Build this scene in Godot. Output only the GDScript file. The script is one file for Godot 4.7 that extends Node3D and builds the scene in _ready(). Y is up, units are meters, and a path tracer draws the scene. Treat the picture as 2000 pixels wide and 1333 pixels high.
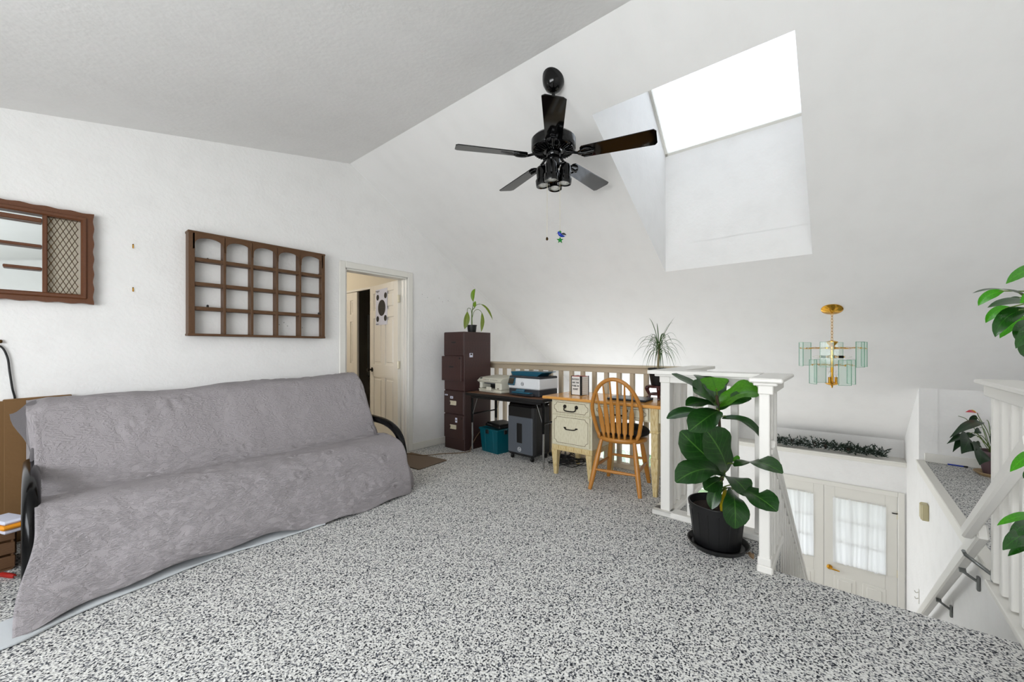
extends Node3D
# A loft with a quilt-covered futon, a desk corner, a stairwell and a sloped ceiling with a skylight.
# x runs along the ridge (the gable wall is at x = -3.92), -z points to the front of the house, y = 0 is the loft floor.

const WALL_X := -3.92
const RIDGE_Z := -2.1
const RIDGE_Y := 3.112
const PITCH := 0.585      # slope of the stairwell side of the ceiling
const LOW_PITCH := 0.204  # slope of the other side
const LOW := -2.75        # floor of the storey below

var used := {}
var M := {}
var rng := RandomNumberGenerator.new()


# ---------------------------------------------------------------- mesh building
class Shape:
	var st := SurfaceTool.new()
	var group := 0

	func _init() -> void:
		st.begin(Mesh.PRIMITIVE_TRIANGLES)

	func v(p: Vector3, uv := Vector2.ZERO, g := -1) -> void:
		st.set_smooth_group(g)
		st.set_uv(uv)
		st.add_vertex(p)

	# corners anticlockwise as seen from outside
	func tri(a: Vector3, b: Vector3, c: Vector3, g := -1) -> void:
		v(a, Vector2.ZERO, g); v(c, Vector2.ZERO, g); v(b, Vector2.ZERO, g)

	func quad(a: Vector3, b: Vector3, c: Vector3, d: Vector3, g := -1) -> void:
		tri(a, b, c, g); tri(a, c, d, g)

	func quad_uv(a: Vector3, b: Vector3, c: Vector3, d: Vector3, ua: Vector2, ub: Vector2, uc: Vector2, ud: Vector2, g := -1) -> void:
		v(a, ua, g); v(c, uc, g); v(b, ub, g)
		v(a, ua, g); v(d, ud, g); v(c, uc, g)

	func face(pts: Array, inside: Vector3) -> void:   # a convex face turned away from a point inside
		var mid := Vector3.ZERO
		for p in pts: mid += p
		mid /= pts.size()
		var n: Vector3 = (pts[1] - pts[0]).cross(pts[2] - pts[0])
		var out := n.dot(mid - inside) > 0
		for i in range(1, pts.size() - 1):
			if out: tri(pts[0], pts[i], pts[i + 1])
			else: tri(pts[0], pts[i + 1], pts[i])

	func box(c: Vector3, s: Vector3, r := 0.0, b := Basis()) -> Shape:
		var h := s / 2
		r = minf(r, minf(h.x, minf(h.y, h.z)) * 0.95)
		if r <= 0:
			for ax in 3:
				for sg in [-1, 1]:
					var pts := []
					for k in [[-1, -1], [1, -1], [1, 1], [-1, 1]]:
						var p := Vector3()
						p[ax] = h[ax] * sg
						p[(ax + 1) % 3] = h[(ax + 1) % 3] * k[0]
						p[(ax + 2) % 3] = h[(ax + 2) % 3] * k[1]
						pts.append(c + b * p)
					face(pts, c)
			return self
		var at := func(sx: int, sy: int, sz: int, ax: int) -> Vector3:
			var p := Vector3(sx * (h.x - r), sy * (h.y - r), sz * (h.z - r))
			p[ax] += (r if p[ax] > 0 else -r)
			return c + b * p
		for ax in 3:
			var u := (ax + 1) % 3
			var w := (ax + 2) % 3
			for sg in [-1, 1]:
				var pts := []
				for k in [[-1, -1], [1, -1], [1, 1], [-1, 1]]:
					var s3 := [0, 0, 0]
					s3[ax] = sg; s3[u] = k[0]; s3[w] = k[1]
					pts.append(at.call(s3[0], s3[1], s3[2], ax))
				face(pts, c)
			for k in [[-1, -1], [1, -1], [1, 1], [-1, 1]]:
				var pts := []
				for q in [[-1, u], [-1, w], [1, w], [1, u]]:
					var s3 := [0, 0, 0]
					s3[ax] = q[0]; s3[u] = k[0]; s3[w] = k[1]
					pts.append(at.call(s3[0], s3[1], s3[2], q[1]))
				face(pts, c)
		for sx in [-1, 1]:
			for sy in [-1, 1]:
				for sz in [-1, 1]:
					face([at.call(sx, sy, sz, 0), at.call(sx, sy, sz, 1), at.call(sx, sy, sz, 2)], c)
		return self

	func span(lo: Vector3, hi: Vector3, r := 0.0) -> Shape:
		return box((lo + hi) / 2, (hi - lo).abs(), r)

	# a bar of rectangular section between two points; w across (horizontal), t the other way
	func bar(a: Vector3, b: Vector3, w: float, t: float, r := 0.0, hint := Vector3.UP) -> Shape:
		var z := (b - a).normalized()
		if absf(z.dot(hint)) > 0.99: hint = Vector3(0, 0, 1)
		var x := hint.cross(z).normalized()
		return box((a + b) / 2, Vector3(w, t, a.distance_to(b)), r, Basis(x, z.cross(x), z))

	func slab(p: Array, off: Vector3) -> Shape:   # a quadrilateral or convex polygon made thick
		var q := []
		var mid := Vector3.ZERO
		for a in p:
			q.append(a + off)
			mid += a + off / 2
		mid /= p.size()
		face(p, mid); face(q, mid)
		for i in p.size():
			var j := (i + 1) % p.size()
			face([p[i], p[j], q[j], q[i]], mid)
		return self

	func prism(poly: PackedVector2Array, depth: float, xf := Transform3D()) -> Shape:   # any outline, extruded along local z
		if not Geometry2D.is_polygon_clockwise(poly): poly.reverse()   # note: "clockwise" counts with y down, so this is anticlockwise with y up
		var t := Geometry2D.triangulate_polygon(poly)
		for i in range(0, t.size(), 3):
			var a := poly[t[i]]
			var b := poly[t[i + 1]]
			var c := poly[t[i + 2]]
			if (b - a).cross(c - a) < 0:
				var k := b
				b = c; c = k
			tri(xf * Vector3(a.x, a.y, depth), xf * Vector3(b.x, b.y, depth), xf * Vector3(c.x, c.y, depth))
			tri(xf * Vector3(a.x, a.y, 0), xf * Vector3(c.x, c.y, 0), xf * Vector3(b.x, b.y, 0))
		var turn := 0.0
		for i in poly.size():
			turn += poly[i].cross(poly[(i + 1) % poly.size()])
		for i in poly.size():
			var a := poly[i]
			var b := poly[(i + 1) % poly.size()]
			if turn < 0:
				var k := a
				a = b; b = k
			quad(xf * Vector3(a.x, a.y, 0), xf * Vector3(b.x, b.y, 0), xf * Vector3(b.x, b.y, depth), xf * Vector3(a.x, a.y, depth))
		return self

	# profile points (radius, height) from bottom to top on the outside
	func lathe(profile: Array, segs := 24, xf := Transform3D()) -> Shape:
		var g := group + 1
		for i in profile.size() - 1:
			if i > 0:
				var d0: Vector2 = (profile[i] - profile[i - 1]).normalized()
				var d1: Vector2 = (profile[i + 1] - profile[i]).normalized()
				if d0.dot(d1) < 0.82: g += 1
			for k in segs:
				var a := TAU * k / segs
				var b := TAU * ((k + 1) % segs) / segs
				var p00 := Vector3(profile[i].x * cos(a), profile[i].y, profile[i].x * sin(a))
				var p10 := Vector3(profile[i].x * cos(b), profile[i].y, profile[i].x * sin(b))
				var p01 := Vector3(profile[i + 1].x * cos(a), profile[i + 1].y, profile[i + 1].x * sin(a))
				var p11 := Vector3(profile[i + 1].x * cos(b), profile[i + 1].y, profile[i + 1].x * sin(b))
				if profile[i].x < 1e-5: tri(xf * p00, xf * p01, xf * p11, g)
				elif profile[i + 1].x < 1e-5: tri(xf * p00, xf * p01, xf * p10, g)
				else: quad(xf * p00, xf * p01, xf * p11, xf * p10, g)
		group = g
		return self

	# a tube along points; radius may be a number or one per point
	func tube(pts: Array, radius: Variant, sides := 10, closed := false, flat := 1.0) -> Shape:
		group += 1
		var g := group
		var n := pts.size()
		var up := Vector3(0, 1, 0)
		var first: Vector3 = (pts[1] - pts[0]).normalized()
		if absf(first.dot(up)) > 0.9: up = Vector3(1, 0, 0)
		var side := first.cross(up).normalized()
		var rings := []
		for i in n:
			var d: Vector3
			if closed: d = (pts[(i + 1) % n] - pts[(i + n - 1) % n]).normalized()
			else: d = (pts[mini(i + 1, n - 1)] - pts[maxi(i - 1, 0)]).normalized()
			side = (side - d * side.dot(d)).normalized()
			var other := d.cross(side)
			var r: float = radius[i] if radius is Array else radius
			var ring := []
			for k in sides:
				var a := TAU * k / sides
				ring.append(pts[i] + (side * cos(a) + other * sin(a) * flat) * r)
			rings.append(ring)
		for i in (n if closed else n - 1):
			var a: Array = rings[i]
			var b: Array = rings[(i + 1) % n]
			for k in sides:
				var l := (k + 1) % sides
				quad(a[k], a[l], b[l], b[k], g)
		if not closed:
			for k in range(1, sides - 1):
				tri(rings[0][0], rings[0][k + 1], rings[0][k])
				tri(rings[n - 1][0], rings[n - 1][k], rings[n - 1][k + 1])
		return self

	# a surface from rows of points, both ways round in uv from 0 to 1
	func grid(rows: Array, smooth := true) -> Shape:
		group += 1
		var g := group if smooth else -1
		var nr := rows.size()
		for i in nr - 1:
			var a: Array = rows[i]
			var b: Array = rows[i + 1]
			var nc := a.size()
			for k in nc - 1:
				var u0 := float(k) / (nc - 1)
				var u1 := float(k + 1) / (nc - 1)
				var v0 := float(i) / (nr - 1)
				var v1 := float(i + 1) / (nr - 1)
				quad_uv(a[k], a[k + 1], b[k + 1], b[k], Vector2(u0, v0), Vector2(u1, v0), Vector2(u1, v1), Vector2(u0, v1), g)
		return self

	# a leaf: spine from base to tip through a middle point, half widths along it, a fold along the midrib and waves at the margin
	func leaf(base: Vector3, mid: Vector3, tip: Vector3, width: float, facing: Vector3, outline: Array, fold := 0.25, wave := 0.0, phase := 0.0, nl := 12) -> Shape:
		var rows := []
		for i in nl + 1:
			var t := float(i) / nl
			var p := base * (1 - t) * (1 - t) + mid * 2 * t * (1 - t) + tip * t * t
			var d := ((mid - base) * 2 * (1 - t) + (tip - mid) * 2 * t).normalized()
			var side := d.cross(facing).normalized()
			var n := side.cross(d).normalized()
			var f := t * (outline.size() - 1)
			var k := mini(int(f), outline.size() - 2)
			var w: float = width / 2 * lerpf(outline[k], outline[k + 1], f - k)
			var row := []
			for j in 7:
				var s := (j - 3) / 3.0
				var lift := absf(s) * fold * w + sin(t * 11.0 + phase + (2.0 if s > 0 else 0.0)) * wave * absf(s) * absf(s) * w
				row.append(p + side * s * w + n * lift)
			rows.append(row)
		return grid(rows)

	func done() -> ArrayMesh:
		st.generate_normals()
		st.index()
		return st.commit()


# ---------------------------------------------------------------- objects
func numbered(called: String) -> String:
	var n: int = used.get(called, 0)
	used[called] = n + 1
	return called if n == 0 else "%s_%03d" % [called, n]


func tag(o: Node3D, label: String, category: String, group := "") -> Node3D:
	o.set_meta("label", label)
	o.set_meta("category", category)
	if group: o.set_meta("group", group)
	return o


func thing(called: String, label: String, category: String, at := Vector3.ZERO, turn := 0.0, group := "") -> Node3D:
	var o := Node3D.new()
	o.name = numbered(called)
	add_child(o)
	o.position = at
	o.rotation.y = turn
	tag(o, label, category, group)
	return o


func part(called: String, s: Variant, m: Material, parent: Node3D = null) -> MeshInstance3D:
	var o := MeshInstance3D.new()
	o.mesh = s.done() if s is Shape else s
	o.material_override = m
	if parent:
		o.name = called
		parent.add_child(o, true)
	else:
		o.name = numbered(called)
		add_child(o)
	return o


func single(called: String, s: Variant, m: Material, label: String, category: String, group := "") -> MeshInstance3D:
	var o := part(called, s, m)
	tag(o, label, category, group)
	return o


func struct(called: String, s: Shape, m: Material, label: String, category: String, parent: Node3D = null) -> MeshInstance3D:
	var o := part(called, s, m, parent)
	if parent == null:
		o.set_meta("kind", "structure")
		tag(o, label, category)
	return o


func struct_root(called: String, label: String, category: String, at := Vector3.ZERO, turn := 0.0) -> Node3D:
	var o := thing(called, label, category, at, turn)
	o.set_meta("kind", "structure")
	return o


func text_part(words: String, height: float, depth: float, m: Material, parent: Node3D, at: Vector3, turn := Vector3.ZERO, called := "lettering", stretch := 1.0, weight := 700) -> MeshInstance3D:
	var f := SystemFont.new()
	f.font_names = PackedStringArray(["Droid Sans"])
	f.font_weight = weight
	var t := TextMesh.new()
	t.text = words
	t.font = f
	t.font_size = 32
	t.pixel_size = height / 32.0
	t.depth = depth
	t.curve_step = 4.0
	var o := MeshInstance3D.new()
	o.mesh = t
	o.material_override = m
	o.name = called
	parent.add_child(o, true)
	o.position = at
	o.rotation = turn
	o.scale = Vector3(stretch, 1, 1)
	return o


func arc(c: Vector3, a: Vector3, b: Vector3, from: float, to: float, n: int) -> Array:   # points c + a cos + b sin
	var pts := []
	for i in n + 1:
		var t := lerpf(from, to, float(i) / n)
		pts.append(c + a * cos(t) + b * sin(t))
	return pts


func curve(pts: Array, n: int) -> Array:   # a smooth line through points
	var out := []
	for i in pts.size() - 1:
		var p0: Vector3 = pts[maxi(i - 1, 0)]
		var p1: Vector3 = pts[i]
		var p2: Vector3 = pts[i + 1]
		var p3: Vector3 = pts[mini(i + 2, pts.size() - 1)]
		for k in n:
			out.append(p1.cubic_interpolate(p2, p0, p3, float(k) / n))
	out.append(pts[-1])
	return out


# ---------------------------------------------------------------- materials
func noise(freq: float, kind := FastNoiseLite.TYPE_SIMPLEX_SMOOTH, sd := 1, octaves := 4) -> FastNoiseLite:
	var n := FastNoiseLite.new()
	n.noise_type = kind
	n.frequency = freq
	n.seed = sd
	n.fractal_octaves = octaves
	return n


func ramp(stops: Array, hard := false) -> Gradient:
	var g := Gradient.new()
	var offs := PackedFloat32Array()
	var cols := PackedColorArray()
	for s in stops:
		offs.append(s[0]); cols.append(s[1])
	g.offsets = offs
	g.colors = cols
	if hard: g.interpolation_mode = Gradient.GRADIENT_INTERPOLATE_CONSTANT
	return g


func tex(n: FastNoiseLite, size := 512, r: Gradient = null) -> NoiseTexture2D:
	var t := NoiseTexture2D.new()
	t.width = size
	t.height = size
	t.noise = n
	t.seamless = true
	t.seamless_blend_skirt = 0.15
	if r: t.color_ramp = r
	return t


func mat(c: Color, rough := 0.6, metal := 0.0) -> StandardMaterial3D:
	var m := StandardMaterial3D.new()
	m.albedo_color = c
	m.roughness = rough
	m.metallic = metal
	return m


func tri_tex(m: StandardMaterial3D, albedo: Texture2D, scale: Vector3, world := false) -> StandardMaterial3D:
	if albedo: m.albedo_texture = albedo
	m.uv1_triplanar = true
	m.uv1_world_triplanar = world
	m.uv1_scale = scale
	return m


func bump(m: StandardMaterial3D, t: Texture2D, cm: float) -> StandardMaterial3D:
	m.heightmap_enabled = true
	m.heightmap_texture = t
	m.heightmap_scale = cm
	return m


func wood(c1: Color, c2: Color, rough: float, scale: Vector3, sd := 3) -> StandardMaterial3D:
	var n := noise(0.02, FastNoiseLite.TYPE_SIMPLEX_SMOOTH, sd, 5)
	var m := mat(Color.WHITE, rough)
	return tri_tex(m, tex(n, 256, ramp([[0.0, c2], [0.35, c1], [0.6, c1.lerp(c2, 0.35)], [0.75, c1], [1.0, c2]])), scale)


func make_materials() -> void:
	var white := Color(0.925, 0.92, 0.912)
	var peel := tex(noise(0.035, FastNoiseLite.TYPE_SIMPLEX_SMOOTH, 5, 3), 512)
	var scuff := tex(noise(0.006, FastNoiseLite.TYPE_SIMPLEX_SMOOTH, 15, 4), 512, ramp([[0.0, Color(0.922, 0.917, 0.909)], [0.5, Color(0.935, 0.93, 0.922)], [1.0, Color(0.94, 0.935, 0.928)]]))
	M.wall = bump(tri_tex(mat(Color.WHITE, 0.75), scuff, Vector3(1.4, 1.4, 1.4), true), peel, 0.16)
	M.ceiling = bump(tri_tex(mat(Color.WHITE, 0.8), scuff, Vector3(1.2, 1.2, 1.2), true), peel, 0.1)
	M.bounce_floor = mat(Color(0.85, 0.82, 0.77), 0.5)  # unseen entry floor, made pale to bounce light up the stairwell
	M.room = mat(Color(0.88, 0.85, 0.78), 0.8)
	M.trim = mat(Color(0.90, 0.89, 0.86), 0.4)
	M.rail = bump(tri_tex(mat(Color(0.90, 0.89, 0.865), 0.42), null, Vector3(2, 2, 2)), tex(noise(0.02, FastNoiseLite.TYPE_SIMPLEX, 9, 4), 256), 0.008)
	M.rail_shaded = mat(Color(0.74, 0.68, 0.585), 0.5)  # white rail darkened to beige: its backlit shade is put into the colour
	M.door = mat(Color(0.90, 0.88, 0.84), 0.45)
	M.bare = mat(Color(0.80, 0.74, 0.64), 0.5)
	# carpet: cut strands of cream, grey and blue-black
	var cn := noise(0.085, FastNoiseLite.TYPE_CELLULAR, 21, 1)
	cn.fractal_type = FastNoiseLite.FRACTAL_NONE
	cn.cellular_return_type = FastNoiseLite.RETURN_CELL_VALUE
	cn.cellular_jitter = 1.0
	cn.domain_warp_enabled = true
	cn.domain_warp_amplitude = 10.0
	cn.domain_warp_frequency = 0.06
	var ct := NoiseTexture2D.new()
	ct.width = 1024; ct.height = 1024; ct.noise = cn; ct.seamless = true; ct.seamless_blend_skirt = 0.01
	ct.color_ramp = ramp([[0.0, Color(0.13, 0.14, 0.165)], [0.13, Color(0.34, 0.35, 0.38)], [0.24, Color(0.62, 0.62, 0.62)], [0.39, Color(0.83, 0.825, 0.81)], [0.75, Color(0.89, 0.885, 0.87)]], true)
	var ch := noise(0.1, FastNoiseLite.TYPE_CELLULAR, 33, 1)
	M.carpet = bump(tri_tex(mat(Color.WHITE, 0.95), ct, Vector3(2.05, 2.05, 2.05), true), tex(ch, 512), 0.3)
	# woods
	M.oak = wood(Color(0.72, 0.49, 0.21), Color(0.60, 0.38, 0.13), 0.35, Vector3(14, 1.5, 14), 3)
	M.desk_top = wood(Color(0.85, 0.62, 0.32), Color(0.76, 0.51, 0.23), 0.16, Vector3(1.5, 14, 16), 4)
	M.walnut = wood(Color(0.37, 0.25, 0.14), Color(0.26, 0.165, 0.085), 0.5, Vector3(14, 14, 2), 6)
	M.walnut_up = wood(Color(0.37, 0.25, 0.14), Color(0.26, 0.165, 0.085), 0.5, Vector3(14, 2, 14), 6)
	M.cherry = wood(Color(0.40, 0.235, 0.125), Color(0.27, 0.14, 0.07), 0.38, Vector3(10, 10, 2), 8)
	M.cabinet_wood = wood(Color(0.27, 0.165, 0.155), Color(0.085, 0.048, 0.046), 0.5, Vector3(22, 1.2, 22), 10)
	M.cabinet_metal = mat(Color(0.20, 0.115, 0.105), 0.45)
	M.table_top = wood(Color(0.42, 0.27, 0.16), Color(0.32, 0.19, 0.10), 0.5, Vector3(2, 20, 20), 11)
	M.rosewood = mat(Color(0.25, 0.07, 0.05), 0.35)
	M.cream = tri_tex(mat(Color.WHITE, 0.5), tex(noise(0.02, FastNoiseLite.TYPE_SIMPLEX_SMOOTH, 12, 4), 256, ramp([[0.0, Color(0.76, 0.73, 0.62)], [0.5, Color(0.82, 0.795, 0.695)], [1.0, Color(0.84, 0.82, 0.73)]])), Vector3(12, 3, 12))
	M.cream_worn = tri_tex(mat(Color.WHITE, 0.5), tex(noise(0.02, FastNoiseLite.TYPE_SIMPLEX_SMOOTH, 13, 4), 256, ramp([[0.0, Color(0.68, 0.56, 0.34)], [0.5, Color(0.79, 0.71, 0.52)], [1.0, Color(0.83, 0.77, 0.60)]])), Vector3(12, 3, 12))
	M.line = mat(Color(0.35, 0.28, 0.17), 0.6)
	# metals, plastics
	M.black_gloss = mat(Color(0.012, 0.012, 0.014), 0.06)
	M.black_gloss.metallic_specular = 0.45
	M.black_tube = mat(Color(0.012, 0.012, 0.015), 0.16)
	M.black_tube.metallic_specular = 0.35
	M.black = mat(Color(0.035, 0.033, 0.036), 0.5)
	M.dark = mat(Color(0.075, 0.072, 0.08), 0.5)
	M.charcoal = mat(Color(0.16, 0.17, 0.195), 0.5)
	M.shredder = mat(Color(0.31, 0.33, 0.36), 0.45)
	M.chrome = mat(Color(0.72, 0.72, 0.72), 0.2, 1.0)
	M.brass = mat(Color(0.86, 0.65, 0.25), 0.15, 1.0)
	M.old_brass = mat(Color(0.30, 0.22, 0.12), 0.35, 1.0)
	M.bronze = mat(Color(0.13, 0.11, 0.09), 0.4, 0.8)
	M.steel = mat(Color(0.50, 0.51, 0.50), 0.4, 0.6)
	M.nickel = mat(Color(0.84, 0.81, 0.72), 0.35, 0.4)
	M.printer_old = mat(Color(0.80, 0.79, 0.73), 0.45)
	M.printer_white = mat(Color(0.86, 0.87, 0.88), 0.4)
	M.teal = mat(Color(0.05, 0.31, 0.40), 0.35)
	M.bin = mat(Color(0.01, 0.33, 0.38, 0.88), 0.3)
	M.bin.transparency = BaseMaterial3D.TRANSPARENCY_ALPHA
	M.bin.backlight_enabled = true
	M.bin.backlight = Color(0.0, 0.3, 0.33)
	M.paper = mat(Color(0.90, 0.89, 0.87), 0.8)
	M.paper_cool = mat(Color(0.83, 0.84, 0.90), 0.7)
	M.ink = mat(Color(0.03, 0.03, 0.03), 0.7)
	M.ink_brown = mat(Color(0.10, 0.085, 0.065), 0.7)
	M.ink_pale = mat(Color(0.30, 0.28, 0.24), 0.7)
	M.red = mat(Color(0.62, 0.10, 0.07), 0.4)
	M.amber = mat(Color(0.90, 0.58, 0.08), 0.6)
	M.cardboard = bump(tri_tex(mat(Color(0.46, 0.34, 0.20), 0.85), null, Vector3(3, 3, 3)), tex(noise(0.03, FastNoiseLite.TYPE_SIMPLEX, 17, 3), 256), 0.05)
	M.mat_brown = mat(Color(0.42, 0.36, 0.30), 0.9)
	M.plastic_pot = mat(Color(0.045, 0.045, 0.05), 0.42)
	M.soil = bump(tri_tex(mat(Color.WHITE, 0.95), tex(noise(0.08, FastNoiseLite.TYPE_SIMPLEX, 18, 3), 256, ramp([[0.0, Color(0.07, 0.04, 0.03)], [1.0, Color(0.26, 0.16, 0.11)]])), Vector3(8, 8, 8)), tex(noise(0.06, FastNoiseLite.TYPE_CELLULAR, 19, 2), 256), 1.2)
	M.terracotta = mat(Color(0.33, 0.25, 0.26), 0.6)
	M.clay_dish = mat(Color(0.66, 0.56, 0.42), 0.6)
	M.bark = mat(Color(0.27, 0.22, 0.16), 0.8)
	M.cane = mat(Color(0.50, 0.46, 0.34), 0.8)
	M.stem_green = mat(Color(0.33, 0.42, 0.13), 0.55)
	M.fig = leaf_material(Color(0.115, 0.275, 0.09), Color(0.32, 0.48, 0.20), 0.3, Color(0.18, 0.42, 0.05))
	M.fig_lit = leaf_material(Color(0.33, 0.60, 0.10), Color(0.20, 0.42, 0.06), 0.3, Color(0.55, 0.85, 0.08))  # backlit copy of the fig leaf, skylight glow put into its green
	M.fig_yellow = leaf_material(Color(0.70, 0.62, 0.06), Color(0.60, 0.55, 0.2), 0.4, Color(0.5, 0.45, 0.04))
	M.lime = leaf_material(Color(0.48, 0.56, 0.13), Color(0.66, 0.68, 0.30), 0.45, Color(0.5, 0.6, 0.1))
	M.lime_bright = leaf_material(Color(0.50, 0.64, 0.10), Color(0.62, 0.72, 0.22), 0.4, Color(0.6, 0.75, 0.1))
	M.heart = leaf_material(Color(0.10, 0.22, 0.11), Color(0.20, 0.32, 0.17), 0.35, Color(0.05, 0.15, 0.02))
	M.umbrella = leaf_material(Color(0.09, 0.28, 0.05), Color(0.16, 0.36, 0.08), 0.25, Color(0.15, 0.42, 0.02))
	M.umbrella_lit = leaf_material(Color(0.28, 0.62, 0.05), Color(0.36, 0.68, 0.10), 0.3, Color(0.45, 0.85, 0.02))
	M.blade = tri_tex(mat(Color.WHITE, 0.45), tex(noise(0.05, FastNoiseLite.TYPE_SIMPLEX, 24, 2), 128, ramp([[0.0, Color(0.10, 0.22, 0.08)], [0.55, Color(0.22, 0.36, 0.14)], [1.0, Color(0.44, 0.50, 0.26)]])), Vector3(20, 3, 20))
	M.spathe = mat(Color(0.80, 0.08, 0.20), 0.3)
	M.spadix = mat(Color(0.85, 0.70, 0.25), 0.5)
	M.pine = mat(Color(0.10, 0.17, 0.12), 0.7)
	M.frost = mat(Color(0.78, 0.80, 0.80), 0.8)
	M.cone = mat(Color(0.23, 0.13, 0.09), 0.7)
	M.glass_green = mat(Color(0.70, 0.90, 0.80, 0.16), 0.05)
	M.glass_green.metallic_specular = 0.25
	M.glass_green.transparency = BaseMaterial3D.TRANSPARENCY_ALPHA
	M.glass_edge = mat(Color(0.46, 0.64, 0.55), 0.3)
	M.pane = mat(Color(0.9, 0.95, 1.0, 0.08), 0.05)
	M.pane.transparency = BaseMaterial3D.TRANSPARENCY_ALPHA
	M.mirror = mat(Color(0.90, 0.92, 0.92), 0.03, 1.0)
	M.bulb = mat(Color(0.92, 0.92, 0.88), 0.35)
	M.clear_bulb = mat(Color(0.95, 0.95, 0.92, 0.2), 0.05)
	M.clear_bulb.transparency = BaseMaterial3D.TRANSPARENCY_ALPHA
	M.curtain = mat(Color(0.88, 0.88, 0.88), 0.9)
	M.curtain.backlight_enabled = true
	M.curtain.backlight = Color(0.78, 0.78, 0.78)
	M.blue_glass = mat(Color(0.08, 0.20, 0.62), 0.1)
	M.green_glass = mat(Color(0.03, 0.45, 0.14), 0.1)
	M.beige_plastic = mat(Color(0.74, 0.70, 0.55), 0.5)
	M.cushion = mat(Color(0.035, 0.03, 0.03), 0.75)
	M.laptop = mat(Color(0.40, 0.44, 0.48), 0.3, 0.6)
	M.cord = mat(Color(0.02, 0.02, 0.02), 0.5)
	M.cord_tan = mat(Color(0.45, 0.36, 0.26), 0.7)
	M.grass = tri_tex(mat(Color.WHITE, 0.9), tex(noise(0.05, FastNoiseLite.TYPE_SIMPLEX, 28, 4), 256, ramp([[0.0, Color(0.16, 0.30, 0.06)], [1.0, Color(0.42, 0.55, 0.20)]])), Vector3(1, 1, 1), true)
	M.hedge = mat(Color(0.17, 0.30, 0.08), 0.8)
	M.fence = mat(Color(0.85, 0.85, 0.85), 0.6)
	M.sheet = mat(Color(0.74, 0.755, 0.765), 0.9)
	M.added_lamp_glass = mat(Color(0.95, 0.93, 0.88), 0.5)  # glowing glass of the added bedroom lamp
	M.added_lamp_glass.emission_enabled = true
	M.added_lamp_glass.emission = Color(1.0, 0.86, 0.62)
	M.added_lamp_glass.emission_energy_multiplier = 1.0
	# quilted cover
	M.quilt = quilt_material()


func leaf_material(base: Color, vein: Color, rough: float, through: Color) -> StandardMaterial3D:
	var w := 96
	var h := 160
	var im := Image.create(w, h, false, Image.FORMAT_RGB8)
	var n := noise(0.05, FastNoiseLite.TYPE_SIMPLEX, 40, 3)
	for y in h:
		for x in w:
			var s := absf((x + 0.5) / w - 0.5) * 2
			var t := float(y) / h
			var k := clampf(1.0 - s * 14.0, 0, 1)                         # midrib
			var f := fposmod((t - s * 0.28) * 8.0, 1.0)                  # side veins running outwards and towards the tip
			k = maxf(k, 0.65 * clampf(1.0 - absf(f - 0.5) * 14.0, 0, 1) * (1.0 - s * 0.5))
			var c := base.lerp(vein, k)
			im.set_pixel(x, y, c.lerp(base.darkened(0.35), 0.3 + 0.3 * n.get_noise_2d(x * 1.5, y * 1.5)) if k < 0.3 else c)
	var m := mat(Color.WHITE, rough)
	m.albedo_texture = ImageTexture.create_from_image(im)
	m.backlight_enabled = true
	m.backlight = through
	m.cull_mode = BaseMaterial3D.CULL_DISABLED
	return m


func quilt_material() -> StandardMaterial3D:   # stitched motifs with fine puckers running along the sofa
	var size := 1024
	var pn := noise(0.014, FastNoiseLite.TYPE_SIMPLEX_SMOOTH, 51, 2)
	pn.domain_warp_enabled = true
	pn.domain_warp_amplitude = 60.0
	pn.domain_warp_frequency = 0.012
	var rn := noise(0.075, FastNoiseLite.TYPE_SIMPLEX_SMOOTH, 52, 2)
	rn.fractal_type = FastNoiseLite.FRACTAL_RIDGED
	var patch := pn.get_seamless_image(size, size)
	var ridge := rn.get_seamless_image(size, size / 4)
	ridge.resize(size, size, Image.INTERPOLATE_CUBIC)
	var weave := noise(0.22, FastNoiseLite.TYPE_SIMPLEX, 53, 1).get_seamless_image(size, size)
	for im in [patch, ridge, weave]: im.convert(Image.FORMAT_L8)
	var pd := patch.get_data()
	var rd := ridge.get_data()
	var wd := weave.get_data()
	var out := PackedByteArray()
	out.resize(size * size)
	for k in size * size:
		var m := clampf((pd[k] - 84) / 16.0, 0.0, 1.0)            # 1 inside a puckered motif
		var seam := clampf(1.0 - absf(pd[k] - 82) / 4.0, 0.0, 1.0) + clampf(1.0 - absf(pd[k] - 150) / 4.0, 0.0, 1.0) + clampf(1.0 - absf(pd[k] - 185) / 4.0, 0.0, 1.0)
		out[k] = clampi(int(96.0 + m * (10.0 + (rd[k] - 120) * 0.8) + (wd[k] - 128) * 0.12 - seam * 34.0), 0, 255)
	var m := mat(Color(0.62, 0.598, 0.606), 0.85)
	m.rim_enabled = true
	m.rim = 0.2
	m.rim_tint = 0.6
	bump(m, ImageTexture.create_from_image(Image.create_from_data(size, size, false, Image.FORMAT_L8, out)), 0.7)
	return m


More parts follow.
